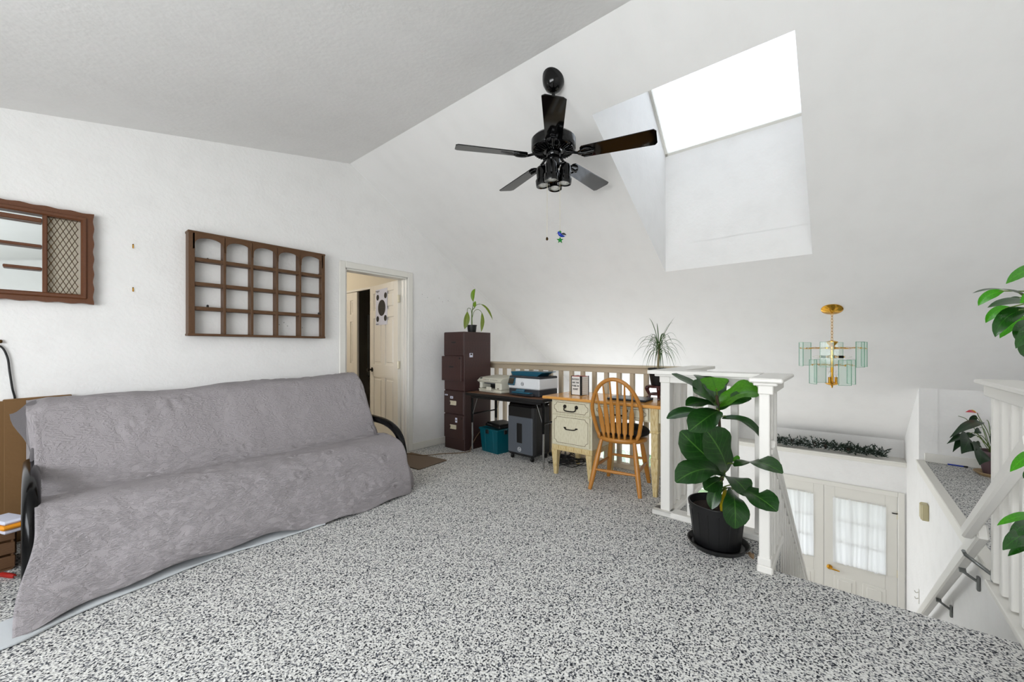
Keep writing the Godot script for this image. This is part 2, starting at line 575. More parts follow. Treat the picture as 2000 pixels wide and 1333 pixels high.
# ---------------------------------------------------------------- the place
func _ready() -> void:
	rng.seed = 4
	# camera: level, lens shifted up a touch
	var cam := Camera3D.new()
	cam.name = "camera"
	add_child(cam)
	cam.position = Vector3(0, 1.2, 0)
	cam.rotation.y = atan2(648.0, 780.0)
	cam.projection = Camera3D.PROJECTION_FRUSTUM
	cam.near = 0.05
	cam.far = 200.0
	cam.size = 0.05 * 1333.0 / 780.0
	cam.frustum_offset = Vector2(0, 0.05 * (682.0 - 666.5) / 780.0)
	cam.current = true
	# bright overcast sky, with area lamps added in two window openings
	var e := Environment.new()
	var sky := Sky.new()
	var sm := ProceduralSkyMaterial.new()
	sm.sky_top_color = Color(0.93, 0.96, 1.0)
	sm.sky_horizon_color = Color(0.98, 0.985, 1.0)
	sm.ground_horizon_color = Color(0.72, 0.72, 0.68)
	sm.ground_bottom_color = Color(0.55, 0.55, 0.50)
	sky.sky_material = sm
	e.background_mode = Environment.BG_SKY
	e.sky = sky
	e.background_energy_multiplier = 5.0
	e.tonemap_mode = Environment.TONE_MAPPER_LINEAR
	e.tonemap_exposure = 1.0
	e.sdfgi_enabled = true
	e.ssao_enabled = true
	e.ssil_enabled = true
	var we := WorldEnvironment.new()
	we.name = "environment"
	we.environment = e
	add_child(we)
	daylight(Vector3(-0.6, 1.32, 2.02), Vector2(3.6, 1.15), 0.0, 2.9, 0.36)  # added lamp at the unseen rear window, tilted up to brighten the ceiling
	daylight(Vector3(-3.86, -1.1, -5.65), Vector2(2.3, 1.5), PI / 2 + PI, 1.5)  # added lamp at the lower gable window, brightens the steep slope
	make_materials()
	build_shell()
	build_skylight()
	build_openings()
	build_stairs()
	build_railings()
	build_furniture()
	build_wall_things()
	build_plants()
	build_lamps()
	build_small_things()


func daylight(at: Vector3, size: Vector2, turn: float, energy: float, tilt := 0.0) -> void:  # an area lamp added in a window opening to brighten the rooms
	var l := AreaLight3D.new()
	l.name = numbered("added_window_lamp")
	l.area_size = size
	l.area_normalize_energy = false
	l.light_energy = energy
	l.light_color = Color(0.97, 0.985, 1.0)
	l.shadow_enabled = true
	l.set("area_range", 20.0)
	add_child(l)
	l.position = at
	l.rotation = Vector3(tilt, turn, 0)


func ceil_y(z: float) -> float:
	return RIDGE_Y + PITCH * (z - RIDGE_Z) if z < RIDGE_Z else RIDGE_Y - LOW_PITCH * (z - RIDGE_Z)


# a wall along z at x, as an outline in (z, y), thick towards +x
func x_wall(s: Shape, x: float, thick: float, pts: Array) -> void:
	var p := []
	for q in pts: p.append(Vector3(x, q.y, q.x))
	s.slab(p, Vector3(thick, 0, 0))


func z_wall(s: Shape, z: float, thick: float, x0: float, x1: float, y0: float, y1: float) -> void:
	s.span(Vector3(x0, y0, z - thick), Vector3(x1, y1, z))


func build_shell() -> void:
	var f := Shape.new()
	f.span(Vector3(-4.0, -0.28, -2.57), Vector3(2.7, 0, 2.3))
	f.span(Vector3(-4.0, -0.28, -3.88), Vector3(-1.02, 0, -2.57))
	f.span(Vector3(-1.02, -0.28, -2.98), Vector3(-0.3, 0, -2.57))
	f.span(Vector3(0.62, -0.28, -6.09), Vector3(2.7, 0, -2.57))
	struct("floor", f, M.carpet, "speckled black, grey and cream carpet on the loft floor", "floor")
	f = Shape.new()
	f.span(Vector3(-4.0, LOW - 0.2, -7.4), Vector3(2.7, LOW, -2.4))
	struct("floor", f, M.bounce_floor, "pale floor of the entry at the foot of the stairs", "floor")
	# the gable wall with its doorway
	var w := Shape.new()
	var t := 0.3
	x_wall(w, WALL_X, -0.12, [Vector2(2.3, LOW), Vector2(2.3, ceil_y(2.3) + t), Vector2(-2.05, ceil_y(-2.05) + t), Vector2(-2.05, LOW)])
	x_wall(w, WALL_X, -0.12, [Vector2(-2.05, 2.03), Vector2(-2.05, ceil_y(-2.05) + t), Vector2(RIDGE_Z, RIDGE_Y + t), Vector2(-2.81, ceil_y(-2.81) + t), Vector2(-2.81, 2.03)])
	x_wall(w, WALL_X, -0.12, [Vector2(-2.05, LOW), Vector2(-2.05, 0), Vector2(-2.81, 0), Vector2(-2.81, LOW)])
	x_wall(w, WALL_X, -0.12, [Vector2(-2.81, LOW), Vector2(-2.81, ceil_y(-2.81) + t), Vector2(-4.4, ceil_y(-4.4) + t), Vector2(-4.4, LOW)])
	x_wall(w, WALL_X, -0.12, [Vector2(-4.4, -0.25), Vector2(-4.4, ceil_y(-4.4) + t), Vector2(-6.9, ceil_y(-6.9) + t), Vector2(-6.9, -0.25)])
	x_wall(w, WALL_X, -0.12, [Vector2(-4.4, LOW), Vector2(-4.4, -1.95), Vector2(-6.9, -1.95), Vector2(-6.9, LOW)])
	x_wall(w, WALL_X, -0.12, [Vector2(-6.9, LOW), Vector2(-6.9, ceil_y(-6.9) + t), Vector2(-7.4, ceil_y(-7.4) + t), Vector2(-7.4, LOW)])
	struct("wall_gable", w, M.wall, "white textured gable wall behind the futon", "wall")
	w = Shape.new()
	var wz := [-1.6, 1.0]
	x_wall(w, 2.6, 0.12, [Vector2(2.3, -0.2), Vector2(2.3, 0.85), Vector2(-7.4, 0.85), Vector2(-7.4, -0.2)])
	x_wall(w, 2.6, 0.12, [Vector2(2.3, 0.85), Vector2(2.3, ceil_y(2.3) + t), Vector2(wz[1], ceil_y(wz[1]) + t), Vector2(wz[1], 0.85)])
	x_wall(w, 2.6, 0.12, [Vector2(wz[1], 2.05), Vector2(wz[1], ceil_y(wz[1]) + t), Vector2(wz[0], ceil_y(wz[0]) + t), Vector2(wz[0], 2.05)])
	x_wall(w, 2.6, 0.12, [Vector2(wz[0], 0.85), Vector2(wz[0], ceil_y(wz[0]) + t), Vector2(RIDGE_Z, RIDGE_Y + t), Vector2(-7.4, ceil_y(-7.4) + t), Vector2(-7.4, 0.85)])
	struct("wall_side", w, M.wall, "white wall opposite the gable wall with a blinded window", "wall")
	w = Shape.new()
	z_wall(w, 2.32, 0.12, -4.0, 2.7, -0.2, 0.72)
	z_wall(w, 2.32, 0.12, -4.0, -2.5, 0.72, 2.6)
	z_wall(w, 2.32, 0.12, 1.3, 2.7, 0.72, 2.6)
	z_wall(w, 2.32, 0.12, -2.5, 1.3, 1.95, 2.6)
	struct("wall_rear", w, M.wall, "white wall with a wide window behind the camera", "wall")
	# ceilings
	var c := Shape.new()
	c.slab([Vector3(-4.04, ceil_y(2.35), 2.35), Vector3(2.72, ceil_y(2.35), 2.35), Vector3(2.72, RIDGE_Y, RIDGE_Z), Vector3(-4.04, RIDGE_Y, RIDGE_Z)], Vector3(0, 0.25, 0))
	struct("ceiling", c, M.ceiling, "low white ceiling slope above the futon", "ceiling")
	c = Shape.new()
	var sl := func(x0: float, x1: float, z0: float, z1: float) -> void:
		c.slab([Vector3(x0, ceil_y(z0), z0), Vector3(x1, ceil_y(z0), z0), Vector3(x1, ceil_y(z1), z1), Vector3(x0, ceil_y(z1), z1)], Vector3(0, 0.25, 0))
	sl.call(-4.04, 2.72, RIDGE_Z, -2.535)
	sl.call(-4.04, -1.37, -2.535, -4.05)
	sl.call(-0.195, 2.72, -2.535, -4.05)
	sl.call(-4.04, 2.72, -4.05, -7.6)
	struct("ceiling", c, M.ceiling, "steep white ceiling slope over the stairwell, with a skylight", "ceiling")
	# lower storey
	w = Shape.new()
	z_wall(w, -7.2, 0.14, -4.0, -3.75, LOW, 0.3)
	z_wall(w, -7.2, 0.14, -3.75, -1.62, LOW, -2.1)
	z_wall(w, -7.2, 0.14, -3.75, -1.62, -0.68, 0.3)
	z_wall(w, -7.2, 0.14, -1.62, -1.34, LOW, 0.3)
	z_wall(w, -7.2, 0.14, -1.34, -0.984, LOW, -0.27)
	z_wall(w, -7.2, 0.14, -0.984, 0.541, -0.729, -0.27)
	w.span(Vector3(-1.0, LOW, -7.34), Vector3(-0.965, -0.7, -7.272))
	w.span(Vector3(0.522, LOW, -7.34), Vector3(0.56, -0.7, -7.272))
	w.span(Vector3(-1.0, -0.75, -7.34), Vector3(0.56, -0.7, -7.272))
	w.span(Vector3(-0.235, LOW, -7.30), Vector3(-0.2, -0.7, -7.272))
	z_wall(w, -7.2, 0.14, 0.541, 0.64, LOW, -0.27)
	w.span(Vector3(-1.34, -0.31, -7.52), Vector3(0.64, -0.27, -7.2))
	z_wall(w, -7.46, 0.06, -1.4, 0.7, -0.31, 0.3)
	w.span(Vector3(-1.46, -0.35, -7.5), Vector3(-1.345, 0.3, -7.335))
	struct("wall_front", w, M.wall, "white entry wall with the plant ledge above the double doors", "wall")
	w = Shape.new()
	w.span(Vector3(0.62, LOW, -6.09), Vector3(0.76, -0.28, -2.5))
	w.span(Vector3(0.62, -0.28, -6.09), Vector3(0.66, 0.0, -2.57))
	x_wall(w, 0.62, 0.14, [Vector2(-6.085, LOW), Vector2(-6.085, ceil_y(-6.085) + 0.1), Vector2(-7.6, ceil_y(-7.6) + 0.1), Vector2(-7.6, LOW)])
	struct("wall_stair", w, M.wall, "white wall on the far side of the stairs below the walkway", "wall")
	w = Shape.new()
	z_wall(w, -6.09, 0.12, 0.70, 2.62, -0.1, ceil_y(-6.09) + 0.1)
	struct("wall_alcove", w, M.wall, "white end wall of the low alcove past the stair railing", "wall")
	w = Shape.new()
	z_wall(w, -3.8, 0.1, -4.0, -1.05, LOW, -0.2)
	w.span(Vector3(-1.15, LOW, -3.85), Vector3(-1.05, -0.2, -2.9))
	z_wall(w, -2.9, 0.1, -1.1, -0.34, LOW, -0.2)
	w.span(Vector3(-0.44, LOW, -2.95), Vector3(-0.34, -0.2, -2.45))
	struct("wall_lower", w, M.wall, "white wall of the lower storey under the loft edge", "wall")
	# trims
	var b := Shape.new()
	b.span(Vector3(WALL_X, 0, -7.0 + 3.3), Vector3(WALL_X + 0.014, 0.085, -2.875), 0.004)
	b.span(Vector3(WALL_X, 0, -1.985), Vector3(WALL_X + 0.014, 0.085, 2.2), 0.004)
	struct("baseboard_gable", b, M.trim, "white baseboard along the gable wall", "baseboard")
	b = Shape.new()
	b.span(Vector3(0.66, 0, -6.09), Vector3(2.6, 0.09, -6.076), 0.004)
	struct("baseboard_alcove", b, M.trim, "white baseboard at the back of the alcove", "baseboard")
	b = Shape.new()
	b.span(Vector3(0.595, -0.012, -6.09), Vector3(0.665, 0.012, -3.05), 0.005)
	b.span(Vector3(0.607, -0.10, -6.09), Vector3(0.62, -0.012, -2.6), 0.004)
	struct("trim_1", b, M.trim, "white wooden edge trim along the carpeted walkway", "trim")
	b = Shape.new()
	b.span(Vector3(-1.38, -0.285, -7.53), Vector3(0.625, -0.262, -7.15), 0.006)
	b.span(Vector3(-1.36, -0.33, -7.2), Vector3(0.62, -0.285, -7.175), 0.006)
	struct("trim_2", b, M.trim, "white wooden sill of the plant ledge above the front doors", "trim")


func build_skylight() -> void:
	var x0 := -1.37
	var x1 := -0.195
	var z0 := -2.535
	var z1 := -4.05
	var gy := func(z: float) -> float: return 3.10 + 0.95 * (z + 4.07)
	var s := Shape.new()
	var th := 0.05
	var k := 0.249
	for q in [[x0, -th], [x1, th]]:
		s.slab([Vector3(q[0], ceil_y(z0) + k, z0), Vector3(q[0], gy.call(z0), z0), Vector3(q[0], gy.call(z1), z1), Vector3(q[0], ceil_y(z1) + k, z1)], Vector3(q[1], 0, 0))
	s.slab([Vector3(x0 - th, ceil_y(z1) + k, z1), Vector3(x1 + th, ceil_y(z1) + k, z1), Vector3(x1 + th, gy.call(z1), z1), Vector3(x0 - th, gy.call(z1), z1)], Vector3(0, 0, -th))
	s.slab([Vector3(x0 - th, ceil_y(z0) + k, z0), Vector3(x1 + th, ceil_y(z0) + k, z0), Vector3(x1 + th, gy.call(z0), z0), Vector3(x0 - th, gy.call(z0), z0)], Vector3(0, 0, th))
	struct("wall_skylight", s, M.ceiling, "white plastered shaft walls below the skylight", "wall")
	var w := struct_root("window_1", "pale glass pane of the tall skylight in the ceiling slope", "skylight")
	var up := Vector3(0, 0.95, 1).normalized().cross(Vector3(1, 0, 0))
	if up.y < 0: up = -up
	var fr := Shape.new()
	var a := Vector3(x0, gy.call(z0), z0)
	var b := Vector3(x1, gy.call(z0), z0)
	var c := Vector3(x1, gy.call(z1), z1)
	var d := Vector3(x0, gy.call(z1), z1)
	for q in [[a, b], [b, c], [c, d], [d, a]]: fr.bar(q[0] + up * 0.03, q[1] + up * 0.03, 0.05, 0.06, 0.0, up)
	part("frame", fr, M.trim, w)
	var g := Shape.new()
	g.slab([a + up * 0.02, b + up * 0.02, c + up * 0.02, d + up * 0.02], up * 0.006)
	var dimming_glass := mat(Color(0.80, 0.83, 0.86, 0.42), 0.05)  # grey tint and opacity cut the light coming down the shaft
	dimming_glass.transparency = BaseMaterial3D.TRANSPARENCY_ALPHA
	part("pane", g, dimming_glass, w)


# a pane grid in its frame, in the plane across z
func sash(w: Node3D, x0: float, x1: float, y0: float, y1: float, z: float, nx: int, ny: int, rail := 0.05) -> void:
	var fr := Shape.new()
	fr.span(Vector3(x0, y0, z - 0.03), Vector3(x0 + rail, y1, z + 0.03), 0.005)
	fr.span(Vector3(x1 - rail, y0, z - 0.03), Vector3(x1, y1, z + 0.03), 0.005)
	fr.span(Vector3(x0 + rail, y0, z - 0.03), Vector3(x1 - rail, y0 + rail, z + 0.03), 0.005)
	fr.span(Vector3(x0 + rail, y1 - rail, z - 0.03), Vector3(x1 - rail, y1, z + 0.03), 0.005)
	part("frame", fr, M.trim, w)
	for i in range(1, nx):
		var x := lerpf(x0 + rail, x1 - rail, float(i) / nx)
		part("glazing_bar", Shape.new().box(Vector3(x, (y0 + y1) / 2, z), Vector3(0.02, y1 - y0 - 2 * rail, 0.03), 0.004), M.trim, w)
	for j in range(1, ny):
		var y := lerpf(y0 + rail, y1 - rail, float(j) / ny)
		part("glazing_bar", Shape.new().box(Vector3((x0 + x1) / 2, y, z), Vector3(x1 - x0 - 2 * rail, 0.02, 0.03), 0.004), M.trim, w)
	for i in nx:
		for j in ny:
			var a := lerpf(x0 + rail, x1 - rail, float(i) / nx)
			var b := lerpf(x0 + rail, x1 - rail, float(i + 1) / nx)
			var c := lerpf(y0 + rail, y1 - rail, float(j) / ny)
			var d := lerpf(y0 + rail, y1 - rail, float(j + 1) / ny)
			part("pane", Shape.new().box(Vector3((a + b) / 2, (c + d) / 2, z), Vector3(b - a, d - c, 0.005)), M.pane, w)


# one six panel door leaf standing in the plane z = 0, hinged at x = 0, reaching to x = width
func six_panels(leaf: Node3D, width: float, height: float, thick: float, rows: Array, m: Material) -> void:
	var st := 0.105
	var mid := 0.09
	var pw := (width - 2 * st - mid) / 2
	var s := Shape.new()
	s.span(Vector3(0, 0, -thick / 2), Vector3(st, height, thick / 2), 0.002)
	s.span(Vector3(width - st, 0, -thick / 2), Vector3(width, height, thick / 2), 0.002)
	s.span(Vector3(st + pw, 0, -thick / 2), Vector3(st + pw + mid, height, thick / 2))
	var y := 0.0
	for r in rows:
		for x in [st, st + pw + mid]: s.span(Vector3(x, y, -thick / 2), Vector3(x + pw, r[0], thick / 2))
		y = r[1]
	for x in [st, st + pw + mid]: s.span(Vector3(x, y, -thick / 2), Vector3(x + pw, height, thick / 2))
	part("body", s, m, leaf)
	for r in rows:
		for x in [st, st + pw + mid]:
			var p := Shape.new()
			p.span(Vector3(x, r[0], -thick / 2 + 0.012), Vector3(x + pw, r[1], thick / 2 - 0.012))
			p.box(Vector3(x + pw / 2, (r[0] + r[1]) / 2, 0), Vector3(pw - 0.05, r[1] - r[0] - 0.05, thick - 0.006), 0.012)
			part("panel", p, m, leaf)


func casing(s: Shape, z0: float, z1: float, top: float, w: float) -> void:   # round a doorway in the gable wall
	for q in [[z0, z0 + w], [z1 - w, z1]]:
		s.span(Vector3(WALL_X, 0, q[0]), Vector3(WALL_X + 0.016, top + w, q[1]), 0.005)
	s.span(Vector3(WALL_X, top, z1), Vector3(WALL_X + 0.016, top + w, z0), 0.005)
	for q in [[z0 + 0.003, z0 + w - 0.035], [z1 - w + 0.035, z1 - 0.003]]:
		pass


func build_openings() -> void:
	# bedroom doorway
	var z0 := -2.05
	var z1 := -2.81
	var tr := Shape.new()
	casing(tr, z0, z1, 2.03, 0.066)
	tr.span(Vector3(WALL_X - 0.12, 0, z0 - 0.018), Vector3(WALL_X, 2.03, z0), 0.003)
	tr.span(Vector3(WALL_X - 0.12, 0, z1), Vector3(WALL_X, 2.03, z1 + 0.018), 0.003)
	tr.span(Vector3(WALL_X - 0.12, 2.012, z1), Vector3(WALL_X, 2.03, z0), 0.003)
	tr.span(Vector3(WALL_X - 0.075, 0, z0 - 0.03), Vector3(WALL_X - 0.04, 2.012, z0 - 0.018), 0.002)
	tr.span(Vector3(WALL_X - 0.075, 0, z1 + 0.018), Vector3(WALL_X - 0.04, 2.012, z1 + 0.03), 0.002)
	struct("trim_3", tr, M.trim, "white casing around the bedroom doorway", "door trim")
	var d := struct_root("door_1", "open cream six panel bedroom door with a paper target pinned on it", "door", Vector3(-4.035, 0.012, -2.775), PI - deg_to_rad(6.5))
	var rows := [[0.20, 0.77], [0.95, 1.50], [1.60, 1.86]]
	six_panels(d, 0.755, 2.0, 0.035, [[0.22, 0.83], [0.99, 1.58], [1.68, 1.90]], M.door)
	for sz in [1, -1]:
		var k := Shape.new()
		k.lathe([Vector2(0.0, 0.0), Vector2(0.03, 0.0), Vector2(0.03, 0.006), Vector2(0.011, 0.01), Vector2(0.011, 0.03), Vector2(0.026, 0.04), Vector2(0.029, 0.052), Vector2(0.022, 0.064), Vector2(0, 0.068)], 18, Transform3D(Basis(Vector3(1, 0, 0), PI / 2 * sz), Vector3(0.69, 0.92, 0.0175 * sz)))
		part("knob", k, M.bronze, d)
	for y in [0.2, 1.0, 1.78]:
		part("hinge", Shape.new().box(Vector3(-0.008, y, -0.012), Vector3(0.016, 0.09, 0.03), 0.004), M.nickel, d)
	# the room behind it
	var w := Shape.new()
	w.span(Vector3(-7.1, -0.1, -3.0), Vector3(-5.72, 2.45, -2.92))
	w.span(Vector3(-5.72, 2.03, -3.0), Vector3(-4.6, 2.45, -2.92))
	w.span(Vector3(-4.6, -0.1, -3.0), Vector3(-4.04, 2.45, -2.92))
	w.span(Vector3(-7.1, -0.1, -3.7), Vector3(-4.04, 2.45, -3.6))
	w.span(Vector3(-7.2, -0.1, -3.7), Vector3(-7.1, 2.45, 0.5))
	w.span(Vector3(-7.1, -0.1, 0.4), Vector3(-4.04, 2.45, 0.5))
	struct("wall_bedroom", w, M.room, "warm cream textured walls of the room behind the door", "wall")
	w = Shape.new()
	w.span(Vector3(-7.2, 2.45, -3.7), Vector3(-4.04, 2.55, 0.5))
	struct("ceiling", w, M.room, "warm cream ceiling of the room behind the door", "ceiling")
	w = Shape.new()
	w.span(Vector3(-7.2, -0.12, -3.7), Vector3(-4.0, -0.001, 0.5))
	struct("floor", w, M.carpet, "carpet in the room behind the door", "floor")
	var cd := struct_root("door_2", "cream paneled closet door beside a dark gap beyond the bedroom door", "door", Vector3(-5.70, 0.01, -2.93), 0.0)
	six_panels(cd, 0.455, 1.99, 0.03, [[0.20, 0.83], [0.99, 1.58], [1.68, 1.88]], M.door)
	tr = Shape.new()
	tr.span(Vector3(-5.78, 2.005, -2.93), Vector3(-4.55, 2.035, -2.905), 0.003)
	struct("trim_4", tr, M.trim, "narrow metal track above the closet opening", "trim")
	var cl := Shape.new()   # clothes hanging in the dark of the closet
	for i in 9:
		var x := -5.2 + i * 0.065
		cl.box(Vector3(x, 1.25 - 0.08 * (i % 3), -3.25), Vector3(0.045, 0.9 + 0.15 * (i % 2), 0.4), 0.02)
	single("hanging_clothes", cl, M.black, "dark clothes hanging in the closet gap beyond the door", "clothes").set_meta("kind", "stuff")
	var lampn := thing("added_ceiling_lamp", "added unseen ceiling lamp that lights the room behind the door", "lamp", Vector3(-5.6, 2.45, -1.6))
	part("glass_shade", Shape.new().lathe([Vector2(0, -0.09), Vector2(0.08, -0.08), Vector2(0.13, -0.04), Vector2(0.14, 0.0), Vector2(0, 0.0)], 20), M.added_lamp_glass, lampn)
	var l := OmniLight3D.new()  # lamp added out of view so the bedroom is lit
	l.name = "added_bulb"
	l.light_energy = 0.75
	l.light_color = Color(1.0, 0.965, 0.92)
	l.light_size = 0.1
	l.omni_range = 12.0
	l.omni_attenuation = 2.0
	l.shadow_enabled = true
	add_child(l)
	l.position = Vector3(-5.6, 2.26, -1.6)
	# front double doors
	var frame := Shape.new()
	for q in [[-1.055, -0.985], [0.542, 0.605]]: frame.span(Vector3(q[0], LOW, -7.2), Vector3(q[1], -0.665, -7.18), 0.005)
	frame.span(Vector3(-0.985, -0.728, -7.2), Vector3(0.542, -0.665, -7.18), 0.005)
	struct("trim_5", frame, M.trim, "white casing around the front double doors", "door trim")
	for n in 2:
		var x0: float = [-0.981, -0.216][n]
		var x1: float = [-0.220, 0.539][n]
		var dd := struct_root("door_%d" % (n + 3), ["white front door leaf nearer the stair railing, with a sheer curtain", "white front door leaf with a brass lever and a sheer curtain"][n], "door")
		var s := Shape.new()
		var z := -7.245
		var lx0 := x0 + 0.118
		var lx1 := x1 - 0.118
		var y0 := LOW + 0.008
		s.span(Vector3(x0, y0, z - 0.022), Vector3(lx0, -0.732, z + 0.022), 0.003)
		s.span(Vector3(lx1, y0, z - 0.022), Vector3(x1, -0.732, z + 0.022), 0.003)
		s.span(Vector3(lx0, -0.895, z - 0.022), Vector3(lx1, -0.732, z + 0.022))
		s.span(Vector3(lx0, y0, z - 0.022), Vector3(lx1, -1.785, z + 0.022))
		part("body", s, M.trim, dd)
		for px in [[lx0 - 0.01, (x0 + x1) / 2 - 0.035], [(x0 + x1) / 2 + 0.035, lx1 + 0.01]]:
			var pp := Shape.new()
			pp.span(Vector3(px[0], LOW + 0.22, z), Vector3(px[1], -1.985, z + 0.026), 0.004)
			pp.span(Vector3(px[0] + 0.04, LOW + 0.26, z), Vector3(px[1] - 0.04, -2.025, z + 0.032), 0.008)
			part("panel", pp, M.trim, dd)
		for i in range(1, 3):
			part("glazing_bar", Shape.new().box(Vector3(lerpf(lx0, lx1, i / 3.0), -1.34, z), Vector3(0.018, 0.89, 0.03), 0.004), M.trim, dd)
			part("glazing_bar", Shape.new().box(Vector3((lx0 + lx1) / 2, lerpf(-1.785, -0.895, i / 3.0), z), Vector3(lx1 - lx0, 0.018, 0.03), 0.004), M.trim, dd)
		for i in 3:
			for j in 3:
				part("pane", Shape.new().box(Vector3(lerpf(lx0, lx1, (i + 0.5) / 3.0), lerpf(-1.785, -0.895, (j + 0.5) / 3.0), z), Vector3((lx1 - lx0) / 3.0, 0.89 / 3.0, 0.005)), M.pane, dd)
		if n == 1:
			var k := Shape.new()
			k.lathe([Vector2(0, 0), Vector2(0.033, 0), Vector2(0.033, 0.008), Vector2(0.014, 0.014), Vector2(0.014, 0.045), Vector2(0, 0.046)], 20, Transform3D(Basis(Vector3(1, 0, 0), PI / 2), Vector3(-0.155, -1.885, z + 0.022)))
			k.tube(curve([Vector3(-0.155, -1.885, z + 0.062), Vector3(-0.10, -1.889, z + 0.07), Vector3(-0.045, -1.895, z + 0.066)], 4), [0.012, 0.012, 0.012, 0.011, 0.011, 0.010, 0.010, 0.009, 0.008], 8)
			part("lever", k, M.brass, dd)
			for y in [-0.98, -1.74, -2.5]:
				part("hinge", Shape.new().box(Vector3(0.541, y, z + 0.026), Vector3(0.018, 0.10, 0.014), 0.004), M.nickel, dd)
			var lt := Shape.new()
			lt.box(Vector3(0.51, -0.955, z + 0.03), Vector3(0.05, 0.012, 0.012), 0.003)
			lt.tube([Vector3(0.50, -0.955, z + 0.03), Vector3(0.56, -0.945, z + 0.045), Vector3(0.585, -0.95, z + 0.04)], 0.006, 6)
			part("latch", lt, M.bronze, dd)
		# the curtain gathered on its two rods
		var cx: Array = [[-0.865, -0.337, -0.332], [-0.118, 0.43, 0.43]][n]
		var rows2 := []
		for r in 27:
			var t := r / 26.0
			var row := []
			for k in 61:
				var u := k / 60.0
				var pinch := 0.0
				if n == 0: pinch = 0.12 * sin(t * PI * 0.5) * (1.0 - u)
				var x := lerpf(cx[0] + pinch, lerpf(cx[1], cx[2], t), u)
				var zz := z + 0.034 + 0.0055 * sin(u * 62.0 + sin(t * 3.0 + u * 7.0) * 1.2) * (0.4 + 0.6 * t) + 0.004 * sin(u * 23.0 + t * 2.0)
				var y := lerpf(-0.875, -1.80, t) + 0.004 * sin(u * 62.0) - (0.008 * sin(u * 9.0) * t)
				row.append(Vector3(x, y, zz))
			rows2.append(row)
		var cu := thing("curtain", ["sheer white curtain on the door leaf nearer the stair railing", "sheer white curtain on the door leaf with the brass lever"][n], "curtain")
		part("cloth", Shape.new().grid(rows2), M.curtain, cu)
		for y in [-0.885, -1.80]:
			part("rod", Shape.new().tube([Vector3(cx[0], y, z + 0.034), Vector3(cx[1], y, z + 0.034)], 0.005, 6), M.trim, cu)
	# lower window, rear window, side window
	var wn := struct_root("window_2", "white paned window of the storey below, seen through the railing", "window")
	sash(wn, -3.75, -1.62, -2.1, -0.68, -7.27, 4, 3, 0.06)
	wn = struct_root("window_5", "window of the storey below in the gable wall behind the loft", "window")
	var fr5 := Shape.new()
	for q in [[-6.9, -6.84], [-5.68, -5.62], [-4.46, -4.4]]: fr5.span(Vector3(-4.0, -1.95, q[0]), Vector3(-3.95, -0.25, q[1]))
	for q in [[-1.95, -1.89], [-0.31, -0.25]]: fr5.span(Vector3(-4.0, q[0], -6.84), Vector3(-3.95, q[1], -4.46))
	part("frame", fr5, M.trim, wn)
	for q in [[-6.84, -5.68], [-5.62, -4.46]]: part("pane", Shape.new().span(Vector3(-3.98, -1.89, q[0]), Vector3(-3.975, -0.31, q[1])), M.pane, wn)
	wn = struct_root("window_3", "wide window in the wall behind the camera", "window")
	sash(wn, -2.5, 1.3, 0.72, 1.95, 2.27, 3, 1, 0.05)
	wn = struct_root("window_4", "window with closed white blinds opposite the gable wall", "window")
	var fr := Shape.new()
	for q in [[-1.6, -1.55], [0.95, 1.0]]: fr.span(Vector3(2.62, 0.85, q[0]), Vector3(2.68, 2.05, q[1]))
	for q in [[0.85, 0.9], [2.0, 2.05]]: fr.span(Vector3(2.62, q[0], -1.55), Vector3(2.68, q[1], 0.95))
	part("frame", fr, M.trim, wn)
	part("pane", Shape.new().span(Vector3(2.65, 0.9, -1.55), Vector3(2.655, 2.0, 0.95)), M.pane, wn)
	var bl := thing("window_blind", "closed white slatted blind hung in the side window", "blind")
	var proto: MeshInstance3D
	for i in 27:
		var y := 0.90 + i * 0.042
		var o := part("slat", Shape.new().box(Vector3.ZERO, Vector3(0.003, 0.045, 2.5), 0.0, Basis(Vector3(0, 0, 1), 0.35)) if i == 0 else proto.mesh, M.trim, bl)
		if i == 0: proto = o
		o.position = Vector3(2.61, y, -0.3)
	# outside the lower window: lawn, hedge, fence
	var g := Shape.new()
	g.span(Vector3(-30, LOW - 0.5, -40), Vector3(20, LOW - 0.13, -11.0))
	struct("ground", g, M.grass, "green lawn outside the lower window", "lawn")
	g = Shape.new()
	g.span(Vector3(-8, LOW - 0.4, -11.0), Vector3(4, LOW - 0.12, -7.45))  # pale slab added to bounce light in without a green cast
	g.span(Vector3(-12, LOW - 0.4, -11.0), Vector3(-4.2, LOW - 0.125, 0))
	struct("ground", g, M.fence, "added pale slab outside the lower windows that bounces light in", "porch")
	for q in [[-6.5, 1.6, "second lowest rounded"], [-4.4, 2.1, "tall rounded"], [-2.2, 1.4, "lowest rounded"], [-8.8, 2.3, "tallest rounded"]]:
		var hs := Shape.new()
		for k in 260:
			var v := Vector3(rng.randfn(), rng.randfn(), rng.randfn()).normalized() * rng.randf_range(0.75, 1.0)
			var c := Vector3(q[0] + v.x * 1.1, LOW + q[1] * 0.5 + v.y * q[1] * 0.55, -13.0 + v.z * 0.9)
			var n := Vector3(rng.randfn(), rng.randfn(), rng.randfn()).normalized()
			hs.leaf(c, c + n * 0.12 + Vector3(0, 0.03, 0), c + n * 0.24, 0.16, Vector3.UP, [0.2, 1.0, 0.8, 0.05], 0.2, 0.0, 0.0, 3)
		single("shrub", hs, M.hedge, q[2] + " green shrub outside the lower window", "shrub")
	g = Shape.new()
	g.span(Vector3(-1.3, -0.55, -9.6), Vector3(2.2, -0.40, -7.55))  # overhang added outside to dim the light on the curtains
	g.span(Vector3(-1.25, LOW - 0.12, -9.5), Vector3(-1.1, -0.55, -9.35))
	g.span(Vector3(1.9, LOW - 0.12, -9.5), Vector3(2.05, -0.55, -9.35))
